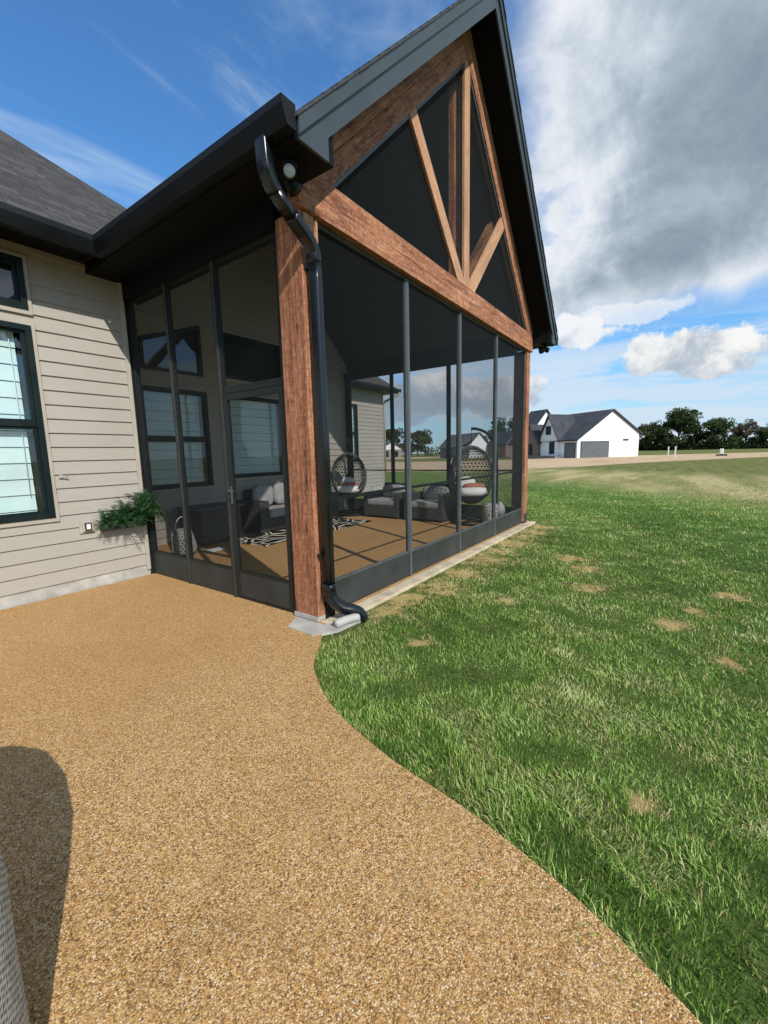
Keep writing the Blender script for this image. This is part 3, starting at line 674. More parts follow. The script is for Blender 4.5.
# downspout
pts = [(-.455, -.14, 3.63), (-.455, -.145, 3.53), (-.445, -.145, 3.46), (-.415, -.14, 3.40), (-.37, -.135, 3.355), (-.20, -.115, 3.27), (-.06, -.10, 3.205), (.0, -.095, 3.165), (.04, -.09, 3.11), (.055, -.088, 3.04), (.06, -.088, 2.9), (.065, -.088, 1.6), (.065, -.088, .34)]
m = MB()
def rib(path, r, k):
    P = []; R_ = []
    for i in range(len(path)-1):
        a, b_ = V(path[i]), V(path[i+1]); n = max(1, int((b_-a).length/.012))
        for j in range(n): P.append(a.lerp(b_, j/n)); R_.append(r*(1 + .07*(len(P) % 2)))
    P.append(V(path[-1])); R_.append(r); return P, R_
m.tube(pts[4:6], .052, 12, flat=(.72, 1.0), up=(0, 1, 0))
P, R_ = rib([(-.455, -.14, 3.63), (-.455, -.145, 3.55), (-.453, -.146, 3.50), (-.445, -.146, 3.455), (-.43, -.143, 3.42), (-.405, -.139, 3.385), (-.37, -.135, 3.355)], .054, 2); m.tube(P, R_, 12, flat=(.72, 1.0), up=(0, 1, 0))
P, R_ = rib(pts[5:10], .054, 2); m.tube(P, R_, 12, flat=(.72, 1.0), up=(0, 1, 0))
m.tube(pts[9:13], .052, 12, flat=(.72, 1.0), up=(0, 1, 0))
m.tube([(.065, -.088, .36), (.065, -.088, .30)], .058, 12, flat=(.72, 1.0), up=(0, 1, 0))
P, R_ = rib([(.065, -.088, .31), (.075, -.10, .23), (.105, -.135, .165), (.145, -.18, .12), (.20, -.225, .10), (.245, -.26, .07), (.27, -.28, .03), (.275, -.285, -.01)], .054, 2)
m.tube(P, R_, 12, flat=(.72, 1.0), up=(0, 1, 0))
for z in (3.0, .6): m.box(.02, .11, -.055, -.002, z, z+.03)
m.build('downspout', 'gloss_black', porch)
MB().tube(*rib([(-.02, -.225, .04), (.08, -.245, .042), (.17, -.268, .04), (.22, -.285, .035)], .038, 2), 14).build('drain_pipe', M['lightgrey'], porch)

# lamps under the two eave corners, wall socket, cable clip, planter
def floodlight(name, label, c, sx):
    t = thing(name, label, 'light', c)
    x, y, z = c
    MB().lathe([(0, 0), (.055, 0), (.055, -.018), (.03, -.03), (.0, -.03)], c).tube([(x, y, z-.02), (x, y, z-.07)], .014, 8).build('mount', 'black', t)
    d = V((-.62*sx, -.72, -.30)).normalized()
    h = MB(); a = V((x - .03*sx, y - .02, z - .09)); h.tube([a - d*.07, a - d*.05, a, a + d*.045, a + d*.05], [.03, .042, .047, .052, .052], 16); h.build('lamp_head', 'black', t)
    q = a + d*.0505; e = MB(); e.tube([q, q + d*.010], [.044, .036], 18); e.build('lens', 'lens', t)
    b_ = V((x + .06*sx, y + .05, z - .10)); d2 = V((.35*sx, -.4, -.85)).normalized()
    MB().tube([b_ - d2*.06, b_ - d2*.04, b_, b_ + d2*.05], [.03, .046, .05, .058], 14).tube([(x, y, z-.05), b_[:]], .012, 8).build('lamp_head', 'black', t)
    return t
floodlight('floodlight', 'black twin floodlight with a round white lens under the near eave corner', (-.235, -.16, 3.598), 1)
floodlight('floodlight', 'small black floodlight hanging under the far right eave corner', (W+.20, -.22, 3.598), -1)
t = thing('outlet_box', 'grey weatherproof outlet box on the greige siding beside the planter', 'outlet', (-.67, D-.03, .74))
MB().box(-.745, -.595, D-.034, D-.016, .665, .815, .004).box(-.72, -.61, D-.06, D-.034, .685, .80, .006).build('cover', M['trim'], t)
MB().frame(-.70, -.635, .70, .785, .011, D-.078, D-.060).build('socket_frame', 'black', t); MB().box(-.689, -.646, D-.075, D-.0605, .711, .774).build('socket', 'white', t)
o = MB().tube([(-.86, D-.03, 1.33), (-.84, D-.045, 1.335), (-.80, D-.05, 1.325)], .008, 6).box(-.875, -.845, D-.035, D-.02, 1.315, 1.35).build('cable_clip', 'lightgrey'); tag(o, 'small grey cable stub sticking out of the siding below the window side', 'cable clip')

def leaves(m, tones, c, n, rad, size, rng, lean=(0, 0, 1), aspect=.35, tone=(.2, 1)):
    """leaf quads spread inside an ellipsoid"""
    for _ in range(n):
        while True:
            p = rng.uniform(-1, 1, 3)
            if (p**2).sum() < 1: break
        q = V((c[0] + p[0]*rad[0], c[1] + p[1]*rad[1], c[2] + p[2]*rad[2]))
        a = V(rng.normal(size=3)).normalized(); b_ = a.cross(V(rng.normal(size=3))).normalized()
        s = size * rng.uniform(.6, 1.3)
        m.add([q - a*s*.5, q + b_*s*aspect, q + a*s*.5, q - b_*s*aspect], [(0, 1, 2, 3)])
        v = rng.uniform(*tone); tones += [v]*4
def fern(m, tones, c, nf, L, rng, up=.8, zmin=None, box=None):
    for i in range(nf):
        az = rng.uniform(0, 2*math.pi); el = rng.uniform(.15, 1.2) * up; l = L * rng.uniform(.6, 1.1)
        d = V((math.cos(az)*math.cos(el), math.sin(az)*math.cos(el), math.sin(el))); p = V(c) + V(rng.normal(size=3))*.012; tn = rng.uniform(0, 1)
        k = 11; prev = p.copy()
        for j in range(1, k+1):
            d2 = (d + V((0, 0, -1.1*(j/k)**1.6))).normalized(); q = prev + d2 * (l/k)
            if box:
                q.x = min(max(q.x, box[0]), box[1]); q.y = min(max(q.y, box[2]), box[3])
            side = d2.cross(V((0, 0, 1)));
            if side.length < .1: side = V((1, 0, 0))
            side.normalize(); w = l * .16 * math.sin(math.pi * min(1, (j+.8)/(k+2)))
            for sg in (-1, 1):
                tip = q + side*sg*w + d2*w*.5 + V((0, 0, rng.uniform(-.3, .2)*w))
                m.add([prev, prev + d2*(l/k)*.55, tip], [(0, 1, 2)]); v = min(1, max(0, tn*.6 + rng.uniform(0, .4))); tones += [v]*3
            prev = q
t = thing('wall_planter', 'slim grey planter with bushy green fern leaves on the siding beside the screen', 'planter', (-.28, D-.06, .68))
MB().box(-.54, -.045, D-.125, D-.024, .665, .735, .006).build('planter_box', 'kick', t)
m = MB(); tn = []; r2 = np.random.default_rng(5)
for x in np.linspace(-.52, -.06, 13): fern(m, tn, (x, D-.09, .75), 18, .26 + .08*math.sin(x*17), r2, 1.25, box=(-9, -.03, 0, D-.024))
for x in (-.52, -.5, -.45): fern(m, tn, (x, D-.12, .72), 6, .2, r2, .4, box=(-9, -.03, 0, D-.024))
for x in (-.08, -.04, -.03): fern(m, tn, (x, D-.13, .80), 34, .36, r2, 1.3, box=(-9, .01, 0, D-.024))
for y in (2.74, 2.82, 2.9): fern(m, tn, (-.055, y, .80), 30, .38, r2, 1.3, box=(-9, .01, 0, D-.024))
m.build('foliage', 'fern', t, tones=tn)

# ------------------------------------------------------------------ porch furniture
def armchair():
    t = thing('wicker_armchair', '', 'armchair', (0, 0, 0), 0, 'wicker armchairs by the far screen')
    b = lambda *a, **k: MB().box(*a, **k)
    b(-.42, .42, -.40, .40, .05, .30, bev=.01).build('base', 'wicker', t)
    for s in (-1, 1): MB().box(-.42, .42, s*.44-.05, s*.44+.05, .03, .60, .012).build('arm', 'wicker', t)
    b(.33, .44, -.39, .39, .28, .78, bev=.012).build('backrest', 'wicker', t)
    b(-.41, .32, -.385, .385, .302, .43, bev=.035).build('seat_cushion', 'cushion', t)
    MB().blob((.20, 0, .58), (.10, .34, .17), 14, .6).build('back_cushion', 'cushion', t)
    return t
a = armchair(); a.location = (5.75, 3.13, 0); a['label'] = 'grey wicker armchair with pale cushion beside the smaller left egg chair'
a2 = copy_tree(a); a2.location = (5.75, 1.98, 0); a2['label'] = 'grey wicker armchair with pale cushion, the one nearer the right egg chair'

def egg_chair():
    t = thing('hanging_egg_chair', '', 'egg chair', (0, 0, 0), 0, 'hanging rattan egg chairs')
    # opening faces -x ; egg centre
    c = V((0, 0, 1.05)); nu, nv = 30, 22
    def P(u, v):  # u around vertical, v from bottom to top
        th = math.pi * v; r = math.sin(th) * (1.0 if v < .5 else 1.0 - .12*(v-.5)*2)
        return V((.44*r*math.cos(u), .47*r*math.sin(u), c.z - .62*math.cos(th)))
    def lattice(vr, name, th, n_u=nu, n_v=nv, open_=True):
        m = MB(); idx = {}; vs = []
        for i in range(n_v+1):
            for j in range(n_u):
                vs.append(P(2*math.pi*(j + .5*(i % 2))/n_u, vr[0] + (vr[1]-vr[0])*i/n_v))
        fs = []
        for i in range(n_v):
            for j in range(n_u):
                if i % 2 == 0: q = [(i*n_u+j), (i*n_u+(j+1) % n_u), ((i+1)*n_u+j)], [(i*n_u+(j+1) % n_u), ((i+1)*n_u+(j+1) % n_u), ((i+1)*n_u+j)]
                else: q = [(i*n_u+j), ((i+1)*n_u+(j+1) % n_u), ((i+1)*n_u+j)], [(i*n_u+j), (i*n_u+(j+1) % n_u), ((i+1)*n_u+(j+1) % n_u)]
                for f in q:
                    cc = (vs[f[0]] + vs[f[1]] + vs[f[2]]) / 3
                    d = cc - V((-.44, 0, 1.08))
                    inside = cc.x < .05 and (cc.y/.40)**2 + ((cc.z - 1.10)/.52)**2 < 1
                    if not inside: fs.append(tuple(f))
        m.add(vs, fs); o = m.build(name, 'rattan', t)
        if th:
            w = o.modifiers.new('weave', 'WIREFRAME'); w.thickness = th; w.use_even_offset = False
        return o
    lattice((.03, .97), 'woven_shell', .024)
    # dense lower bowl
    m = MB(); prof = [(0.02, -.612), (.10, -.60), (.19, -.565), (.27, -.51), (.335, -.435)]
    m.lathe(prof, c, 26).lathe([(r-.012, z+.01) for r, z in prof][::-1], c, 26); m.build('bowl', 'wicker', t)
    # rim round the opening
    m = MB(); pts = []
    for k in range(41):
        a_ = 2*math.pi*k/40; y = .425*math.sin(a_); z = 1.10 + .53*math.cos(a_)
        v = math.acos(max(-1, min(1, (c.z - z)/.62)))/math.pi; r = math.sin(math.pi*v)
        x2 = 1 - min(1, (y/(.47*max(r, .3)))**2); pts.append((-.44*r*math.sqrt(x2)*.62 - .04, y, z))
    m.tube(pts, .024, 8); m.build('rim', 'rattan', t)
    MB().blob((-.05, 0, .70), (.32, .34, .12), 18, .8).blob((.20, .06, .84), (.11, .20, .17), 16, .8).build('seat_cushion', 'whitecushion', t)
    MB().blob((-.16, -.02, .82), (.09, .24, .075), 14, .8).build('lumbar_pillow', 'pink', t)
    # stand: round foot, pole rising behind and arching over
    m = MB(); ring = [(.10 + .50*math.cos(2*math.pi*k/28), .50*math.sin(2*math.pi*k/28), .035) for k in range(29)]
    m.tube(ring, .024, 8).tube([(-.4, 0, .035), (.62, 0, .035)], .022, 8).tube([(.1, -.5, .035), (.1, .5, .035)], .02, 8)
    pole = smooth([(.62, .04), (.64, .5), (.64, 1.2), (.60, 1.62), (.50, 1.84), (.32, 1.97), (.12, 2.03), (.0, 2.035)], 4)
    m.tube([(p[0], 0, p[1]) for p in pole], .030, 10); m.tube([(0, 0, 2.03), (0, 0, 1.66)], .006, 6).build('stand', 'black', t)
    return t
e = egg_chair(); e.location = (5.63, .97, 0); e.rotation_euler = (0, 0, .62); e.scale = (.97,)*3; e['label'] = 'right hanging egg chair with white cushion and a visible arched pole near the wood post'
for ch in e.children:
    if ch.name.startswith('stand'): ch.rotation_euler = (0, 0, -1.25)
e2 = copy_tree(e); e2.location = (5.45, 4.15, 0); e2.rotation_euler = (0, 0, .50); e2.scale = (.93,)*3; e2['label'] = 'left hanging egg chair with white cushion in front of the siding wall corner'
for ch in e2.children:
    if ch.name.startswith('stand'): ch.rotation_euler = (0, 0, .05)

# sofa under the back window
t = thing('wicker_sofa', 'dark wicker sofa with grey cushions under the back window', 'sofa', (3.6, 4.35, 0))
MB().box(2.75, 4.55, 3.95, 4.70, .05, .30, .01).build('base', 'wicker', t)
for x in (2.63, 4.67): MB().box(x-.11, x+.11, 3.93, 4.72, .03, .64, .015).build('arm', 'wicker', t)
MB().box(2.75, 4.55, 4.62, 4.74, .28, .84, .012).build('backrest', 'wicker', t)
for x in (2.76, 3.66): MB().box(x, x+.88, 3.92, 4.58, .302, .46, .04).build('seat_cushion', 'cushion', t)
for x in (3.02, 3.55): MB().blob((x, 4.46, .70), (.26, .09, .23), 14, .6).build('pillow', 'cushion', t)
t = thing('wicker_side_table', 'dark wicker box table with a flat grey top beside the sofa', 'side table', (1.72, 4.25, 0))
MB().box(1.33, 2.12, 3.98, 4.60, .03, .62, .012).build('body', 'wicker', t); MB().box(1.25, 2.18, 3.92, 4.66, .622, .65, .005).build('tabletop', M['greyframe'], t)
# rug, with soft rucks
m = MB(); nx, ny = 60, 22; vs = []
for j in range(ny+1):
    for i in range(nx+1):
        u, v = i/nx, j/ny; x = 1.85 + 3.0*u; y = 3.02 + 1.0*v
        z = .014 + .045*max(0, math.sin(7*v + 1.3 + 1.5*u))**3 * max(0, 1 - u*1.7) * min(1, 6*(1-v)) * min(1, 5*u)
        vs.append((x + .03*math.sin(9*v), y + .02*math.sin(6*u), z))
m.add(vs, [(j*(nx+1)+i, j*(nx+1)+i+1, (j+1)*(nx+1)+i+1, (j+1)*(nx+1)+i) for j in range(ny) for i in range(nx)], True)
o = m.build('rug', 'rug', None); s_ = o.modifiers.new('thick', 'SOLIDIFY'); s_.thickness = .012; s_.offset = -1
tag(o, 'black rug with cream line pattern lying rumpled before the sofa', 'rug')
# pierced lantern basket
t = thing('lantern', 'pale pierced lantern with a tall handle on the floor inside the side screen', 'lantern', (.85, 3.72, 0))
prof = [(.15, .03), (.175, .08), (.17, .16), (.15, .25), (.125, .34), (.11, .40)]
m = MB(); n = 20; rows = 11; vs = []
def pr_at(f):
    k = f*(len(prof)-1); i = min(int(k), len(prof)-2); a = k - i; return tuple(prof[i][q]*(1-a) + prof[i+1][q]*a for q in (0, 1))
for i in range(rows):
    r, z = pr_at(i/(rows-1))
    for j in range(n):
        a_ = 2*math.pi*(j + .5*(i % 2))/n; vs.append((.85 + r*math.cos(a_), 3.72 + r*math.sin(a_), z))
for i in range(rows-1):
    for j in range(n):
        p0 = vs[i*n+j]; k = j if i % 2 == 0 else (j+1) % n
        m.tube([p0, vs[(i+1)*n+k]], .009, 5); m.tube([p0, vs[(i+1)*n+(k-1) % n]], .009, 5)
m.build('pierced_body', 'lightgrey', t)
MB().lathe([(0, .0), (.15, .0), (.155, .03), (0, .03)], (.85, 3.72, 0)).build('base', 'black', t)
MB().tube([(.85 + .12*math.cos(a_)*1.0, 3.72, .40 + .20*math.sin(a_)) for a_ in np.linspace(0, math.pi, 14)], .007, 6).build('handle', 'white', t)
# side table with vases by the far post
t = thing('plant_stand', 'dark leaf print drum stool beside the right egg chair', 'stool', (5.80, .62, 0))
MB().lathe([(0, 0), (.13, 0), (.16, .06), (.165, .2), (.16, .36), (.13, .42), (0, .42)], (5.80, .62, 0), 22).build('drum', 'pattern', t)
t = thing('vase', 'round silver grey vase on the floor next to the far wood post', 'vase', (6.0, .48, 0))
MB().lathe([(0, .12), (.05, .12), (.095, .17), (.115, .26), (.09, .36), (.045, .41), (.04, .44), (.03, .44), (.035, .40)], (6.0, .48, 0), 20).build('body', M['lightgrey'], t)
MB().box(5.90, 6.07, .40, .56, 0, .12, .006).build('plinth', 'black', t)
o = MB().box(1.15, 1.42, 3.48, 3.66, .001, .012).build('magazine', 'white'); o.rotation_euler = (0, 0, 0); tag(o, 'white magazine lying open on the porch floor by the lantern', 'magazine')

# grey woven tub chair whose side shows at the left bottom corner
cx, cy = -2.852, -1.30
t = thing('woven_tub_chair', 'grey woven high backed tub chair at the bottom left edge of the patio', 'chair', (cx, cy, 0), math.radians(0))
a0, a1 = -math.radians(125), math.radians(125)
prof = [(.432, .02), (.432, .12), (.432, .35), (.435, .55), (.425, .74), (.385, .92), (.31, 1.08), (.20, 1.20), (.09, 1.25), (.01, 1.26)]
m = MB(); m.lathe(prof, (cx, cy, 0), 44, a0, a1); m.lathe([(max(.0, r-.035), z if z > .05 else z) for r, z in prof][::-1], (cx, cy, -.004), 44, a0, a1)
o = m.build('woven_shell', 'weave', t)
MB().lathe([(0, .0), (.37, .0), (.37, .36), (0, .36)], (cx, cy, 0), 36).build('base', 'weave', t)
MB().blob((cx-.03, cy, .42), (.35, .35, .09), 22, .8).build('seat_cushion', 'cushion', t)
MB().tube([(cx + (.41)*math.cos(a1)*q[0]/.43, cy + .41*math.sin(a1)*q[0]/.43, q[1]) for q in prof], .02, 8).build('rim', 'weave', t)
MB().tube([(cx + (.41)*math.cos(a0)*q[0]/.43, cy + .41*math.sin(a0)*q[0]/.43, q[1]) for q in prof], .02, 8).build('rim', 'weave', t)

# ------------------------------------------------------------------ far houses (local frame: u along the gable wall, v away from it)
def far_house(name, label, A, g, n, w, L, zl, zr, za, ua, wall, roof, extra):
    t = thing(name, label, 'house', (A[0], A[1], -.05))
    G, N = V((g[0], g[1], 0)), V((n[0], n[1], 0)); O = V((A[0], A[1], -.05))
    def P(u, v, z): return O + G*u + N*v + V((0, 0, z))
    def bx(u0, u1, v0, v1, z0, z1):
        vs = [P(u, v, z) for z in (z0, z1) for v in (v0, v1) for u in (u0, u1)]
        return MB().add(vs, [(0, 2, 3, 1), (4, 5, 7, 6), (0, 1, 5, 4), (2, 6, 7, 3), (0, 4, 6, 2), (1, 3, 7, 5)])
    def gable(u0, u1, zA, zB, ua_, zt, v0, v1):
        pl = [(u0, 0), (u1, 0), (u1, zB), (ua_, zt), (u0, zA)]
        vs = [P(u, v0, z) for u, z in pl] + [P(u, v1, z) for u, z in pl]; k = 5
        return MB().add(vs, [tuple(range(k)), tuple(range(2*k-1, k-1, -1))] + [(i, i+k, (i+1) % k+k, (i+1) % k) for i in range(k)])
    def roofm(u0, u1, zA, zB, ua_, zt, v0, v1, oh=.5, th=.25):
        sl = (zt-zA)/(ua_-u0); sr = (zt-zB)/(u1-ua_); mm = MB()
        for (ue, ze) in ((u0-oh, zA-oh*sl), (u1+oh, zB-oh*sr)):
            pts = [(ue, ze+.03), (ua_, zt+.03), (ua_, zt+.03+th), (ue, ze+.03+th)]
            vs = [P(u, v0, z) for u, z in pts] + [P(u, v1, z) for u, z in pts]
            mm.add(vs, [(0, 1, 2, 3), (7, 6, 5, 4)] + [(i, i+4, (i+1) % 4+4, (i+1) % 4) for i in range(4)])
        return mm
    gable(0, w, zl, zr, ua, za, 0, L).build('wall', wall, t)
    roofm(0, w, zl, zr, ua, za, -.4, L+.4).build('roof', roof, t)
    extra(t, P, bx, gable, roofm); return t
gd = (.8348, -.5505); nd = (.5505, .8348)
def ex_white(t, P, bx, gable, roofm):
    bx(.9, 7.3, -.09, -.02, 0, 2.75).build('garage_door', 'garage', t); 
    for k in range(3): pass
    f = bx(.7, 7.5, -.05, -.01, 0, 2.95); f.build('door_frame', 'farroof', t)
    bx(-.10, -.02, .5, 2.8, 0, 2.6).build('garage_door', 'garage', t); bx(-.06, -.01, .35, 2.95, 0, 2.75).build('door_frame', 'farroof', t)
    bx(11.0, 12.3, -.12, -.02, 3.0, 3.3).build('vent', 'farroof', t)
    # front section with dormer, porch and brick bay on the side wall
    def cross(v0, v1, zt, ze, depth, wallm, vm=None, name='dormer'):
        vm = (v0+v1)/2 if vm is None else vm
        pl = [(v0, 0), (v1, 0), (v1, ze), (vm, zt), (v0, ze)]
        vs = [P(-depth, v, z) for v, z in pl] + [P(4, v, z) for v, z in pl]
        o = MB().add(vs, [tuple(range(4, -1, -1)), tuple(range(5, 10))] + [(i, (i+1) % 5, (i+1) % 5+5, i+5) for i in range(5)]).build(name, wallm, t)
        mm = MB()
        for ve in (v0-.4, v1+.4):
            sl = (zt-ze)/(vm-v0); zz = ze - .4*sl if True else 0
            pts = [(ve, zz+.05), (vm, zt+.05), (vm, zt+.30), (ve, zz+.30)]
            vs = [P(-depth-.4, v, z) for v, z in pts] + [P(5, v, z) for v, z in pts]
            mm.add(vs, [(0, 1, 2, 3), (7, 6, 5, 4)] + [(i, i+4, (i+1) % 4+4, (i+1) % 4) for i in range(4)])
        mm.build('roof', 'farroof', t); return o
    o = cross(4.2, 8.6, 7.9, 3.9, .5, 'farwhite')
    bx(-.58, -.50, 5.9, 7.2, 4.4, 6.0).build('window', 'winblack', t); bx(-.58, -.50, 4.9, 6.2, .8, 3.0).build('window', 'winblack', t)
    o = cross(8.7, 12.6, 6.3, 3.3, 1.2, 'brick', name='bay')
    bx(-1.28, -1.2, 10.0, 11.4, .7, 2.8).build('window', 'winblack', t)
    bx(-1.9, -.6, 3.2, 8.4, 0, .5).build('porch_step', 'fargrey', t)
    gable(-1, 10, 3.2, 3.2, 4.5, 9.6, 12.8, 17).build('wall', 'farwhite', t); roofm(-1, 10, 3.2, 3.2, 4.5, 9.6, 12.4, 17.4).build('roof', 'farroof', t)
far_house('white_house', 'white board house with dark roof and grey garage doors across the field', (77.8, 12.4), gd, nd, 15.1, 13.2, 3.3, 4.3, 8.35, 8.0, 'farwhite', 'farroof', ex_white)
def ex_grey(t, P, bx, gable, roofm):
    for v in (8.3, 11.3): bx(-.1, -.02, v, v+2.6, 0, 2.4).build('garage_door', 'garage', t)
    bx(-.1, -.02, 1.2, 3.6, 0, 3.0).build('door', 'farroof', t)
    o = bx(-2.2, 2.5, 0, 3.9, 0, 2.9); o.build('wing', 'fargrey', t)
    pts = [P(-2.6, -.3, 2.7), P(-2.6, 4.4, 2.7), P(2.8, 4.4, 5.6), P(2.8, -.3, 5.6)]
    MB().add(pts + [p + V((0, 0, .2)) for p in pts], [(0, 1, 2, 3), (7, 6, 5, 4), (0, 4, 5, 1), (1, 5, 6, 2), (2, 6, 7, 3), (3, 7, 4, 0)]).build('roof', 'farroofgrey', t)
    gable(.3, 6.2, 3.0, 3.0, 3.3, 6.0, -.12, -.02).build('gable_panel', 'farwhite', t)
far_house('grey_house', 'grey house with white gable and two garage doors seen through the porch screens', (98, 42), gd, nd, 7.0, 14.5, 3.0, 3.0, 6.2, 3.4, 'fargrey', 'farroofgrey', ex_grey)
def ex_tan(t, P, bx, gable, roofm):
    for u in (1.0, 4.2): bx(u, u+1.6, -.1, -.02, .5, 2.4).build('window', 'winblack', t)
    gable(.1, 6.9, 3.1, 3.1, 3.5, 5.0, -.14, -.02).build('gable_panel', 'farwhite', t)
    bx(-.1, 7.1, -.16, -.02, 0, 2.95).build('stone_front', 'farbeige', t)
    for u in (1.0, 4.2): bx(u, u+1.6, -.24, -.16, .5, 2.4).build('window', 'winblack', t)
far_house('tan_house', 'low tan house with white gable far behind the siding corner', (110, 78), (.66, -.75), (.75, .66), 7.0, 14, 3.1, 3.1, 5.2, 3.5, 'farbeige', 'farroofgrey', ex_tan)
def ex_none(t, P, bx, gable, roofm):
    bx(2, 4, -.1, -.02, .8, 2.4).build('window', 'winblack', t)
far_house('dark_house', 'dark brown house beyond the field seen just left of the far wood post', (99, 32.5), gd, nd, 6.0, 7, 3.4, 3.4, 6.4, 3.0, 'brick', 'farroof', ex_none)

# ------------------------------------------------------------------ trees
def tree(name, label, loc, h, w, leafm='leaf', trunk=.28, n=2600, seed=0, cat='tree', group=None, open_=.0, low=False):
    r = np.random.default_rng(seed); t = thing(name, label, cat, loc, 0, group); x, y, z = loc
    m = MB(); hb = h*trunk if not low else h*.08
    m.tube([(x, y, z-.1), (x+.1, y, z+hb*.5), (x-.1, y+.1, z+hb), (x, y, z+h*.7)], [h*.03, h*.024, h*.02, h*.006], 8)
    centers = []
    nl = 11 if not low else 6
    for k in range(nl):
        a_ = 2*math.pi*k/nl + r.uniform(-.4, .4); f = r.uniform(.25, .95); zz = hb + (h-hb)*(.10 + .80*r.uniform(0, 1)**.8)
        rr = w*.5*math.sin(math.pi*min(.93, max(.22, (zz-hb)/(h-hb)*.8+.16)))*f
        c = (x + rr*math.cos(a_), y + rr*math.sin(a_), z + zz); centers.append(c)
        s = V((x, y, z + hb + (zz-hb)*.35)); m.tube([s, s.lerp(V(c), .5) + V((0, 0, .03*h)), V(c)], [h*.012, h*.008, h*.003], 5)
    centers.append((x, y, z + h*.82)); centers.append((x + w*.1, y - w*.1, z + h*.9))
    m.build('trunk', 'bark', t)
    m = MB(); tn = []
    # build leaves with numpy
    P = []; T = []
    for c in centers:
        k = 4 + int(r.integers(0, 4))
        for _ in range(k):
            cc = np.array(c) + r.normal(size=3)*[w*.09, w*.09, h*.06]; rad = w*r.uniform(.07, .15); nn = int(1.7*n/len(centers)/k)
            d = r.normal(size=(nn, 3)); d /= np.linalg.norm(d, axis=1)[:, None]; q = cc + d*rad*(r.uniform(.3, 1, (nn, 1))**.5)*[1, 1, .75]
            P.append(q); T.append(np.clip(r.uniform(.15, .85) + r.normal(size=nn)*.15, 0, 1))
    P = np.concatenate(P); T = np.concatenate(T); P[:, 2] = np.maximum(P[:, 2], z + .3)
    k = len(P); a_ = r.normal(size=(k, 3)); a_ /= np.linalg.norm(a_, axis=1)[:, None]; b_ = np.cross(a_, r.normal(size=(k, 3))); b_ /= np.linalg.norm(b_, axis=1)[:, None]
    s = (w*.024*r.uniform(.6, 1.4, (k, 1)))
    Q = np.stack([P - a_*s, P + b_*s*.6, P + a_*s, P - b_*s*.6], 1).reshape(-1, 3) - np.array(loc)
    me = bpy.data.meshes.new('crown'); me.from_pydata(Q.tolist(), [], np.arange(k*4).reshape(-1, 4).tolist()); me.update()
    at = me.attributes.new('tone', 'FLOAT', 'POINT'); at.data.foreach_set('value', np.repeat(T, 4)); me.materials.append(M[leafm])
    o = bpy.data.objects.new('crown', me); col.objects.link(o); o.parent = t
    return t
TR = 'trees along the far field edge'
spec = [  # x, y, height, width, leaf, label
 (257, 13, 15.5, 17, 'leaf2', 'round olive tree between the white house and the tallest tree'),
 (258, 4, 17.5, 17, 'leaf', 'broad dark tree filling the gap left of the tallest tree'),
 (256, -1, 22.5, 22, 'leaf', 'tallest tree of the row, dark green and broad crowned'),
 (263, -7.5, 14, 11, 'leaf', 'short dark tree close on the right of the tallest tree'),
 (256, -15.5, 17.5, 17, 'leaf', 'second tallest tree of the row, spreading dark crown'),
 (266, -13, 10.0, 16, 'leaf', 'low dark tree tucked between the two tallest trees'),
 (257, -22.5, 13, 10, 'leaf', 'narrow dark tree left of the bronze tree'),
 (257, -27, 15.5, 10, 'leaf3', 'thin crowned bronze brown tree in the row'),
 (255, -33.5, 12, 13, 'leaf', 'dark tree just right of the bronze tree'),
 (252, -40, 12.5, 14, 'leaf2', 'olive tree at the right edge of the photo'),
 (250, -49, 13, 16, 'leaf', 'dark tree beyond the right edge olive tree'),
]
for i, (x, y, h, w, lf, lb) in enumerate(spec):
    tree('deciduous_tree', lb, (x, y, -.05), h*.84, w, lf, .12, 3400 if h > 15 else 2400, 40+i, group=TR)
for i, (x, y, h, w, lb) in enumerate([(205, 158, 17, 18, 'tree behind the tan house, left one'), (172, 116, 14, 17, 'tree between the tan and grey houses'), (176, 103, 13, 17, 'bushy tree left of the grey house'),
     (186, 66, 17, 11, 'tree just right of the grey house gable'), (190, 60, 19, 12, 'tall tree behind the dark house'), (200, 54, 14, 14, 'tree right of the dark house near the wood post')]):
    tree('deciduous_tree', lb, (x, y, -.05), h*.9, w*1.15, 'leaf' if i % 2 else 'leaf2', .06, 2600, 80+i, group='trees behind the far houses')
# understorey: one uncountable hedge mass along the far edge
r = np.random.default_rng(3); kk = 26000
tt = r.uniform(0, 1, kk); base = np.stack([262 - 10*tt + r.normal(size=kk)*2.5, 24 - 85*tt], 1)
hh = 4.8 + 1.5*np.sin(tt*60) + 1.2*np.sin(tt*143+1); zz = r.uniform(0, 1, kk)*hh - .05
P = np.column_stack([base, zz]); a_ = r.normal(size=(kk, 3)); a_ /= np.linalg.norm(a_, axis=1)[:, None]; b_ = np.cross(a_, r.normal(size=(kk, 3))); b_ /= np.linalg.norm(b_, axis=1)[:, None]
s = .42*r.uniform(.6, 1.4, (kk, 1)); Q = np.stack([P-a_*s, P+b_*s*.6, P+a_*s, P-b_*s*.6], 1).reshape(-1, 3)
me = bpy.data.meshes.new('undergrowth'); me.from_pydata(Q.tolist(), [], np.arange(kk*4).reshape(-1, 4).tolist()); me.update()
at = me.attributes.new('tone', 'FLOAT', 'POINT'); at.data.foreach_set('value', np.repeat(np.clip(.35 + .3*np.sin(tt*37) + r.normal(size=kk)*.15, 0, 1), 4)); me.materials.append(M['leaf'])
o = bpy.data.objects.new('undergrowth', me); col.objects.link(o); o['kind'] = 'stuff'; tag(o, 'dark brush and shrubs under the row of far trees', 'brush')

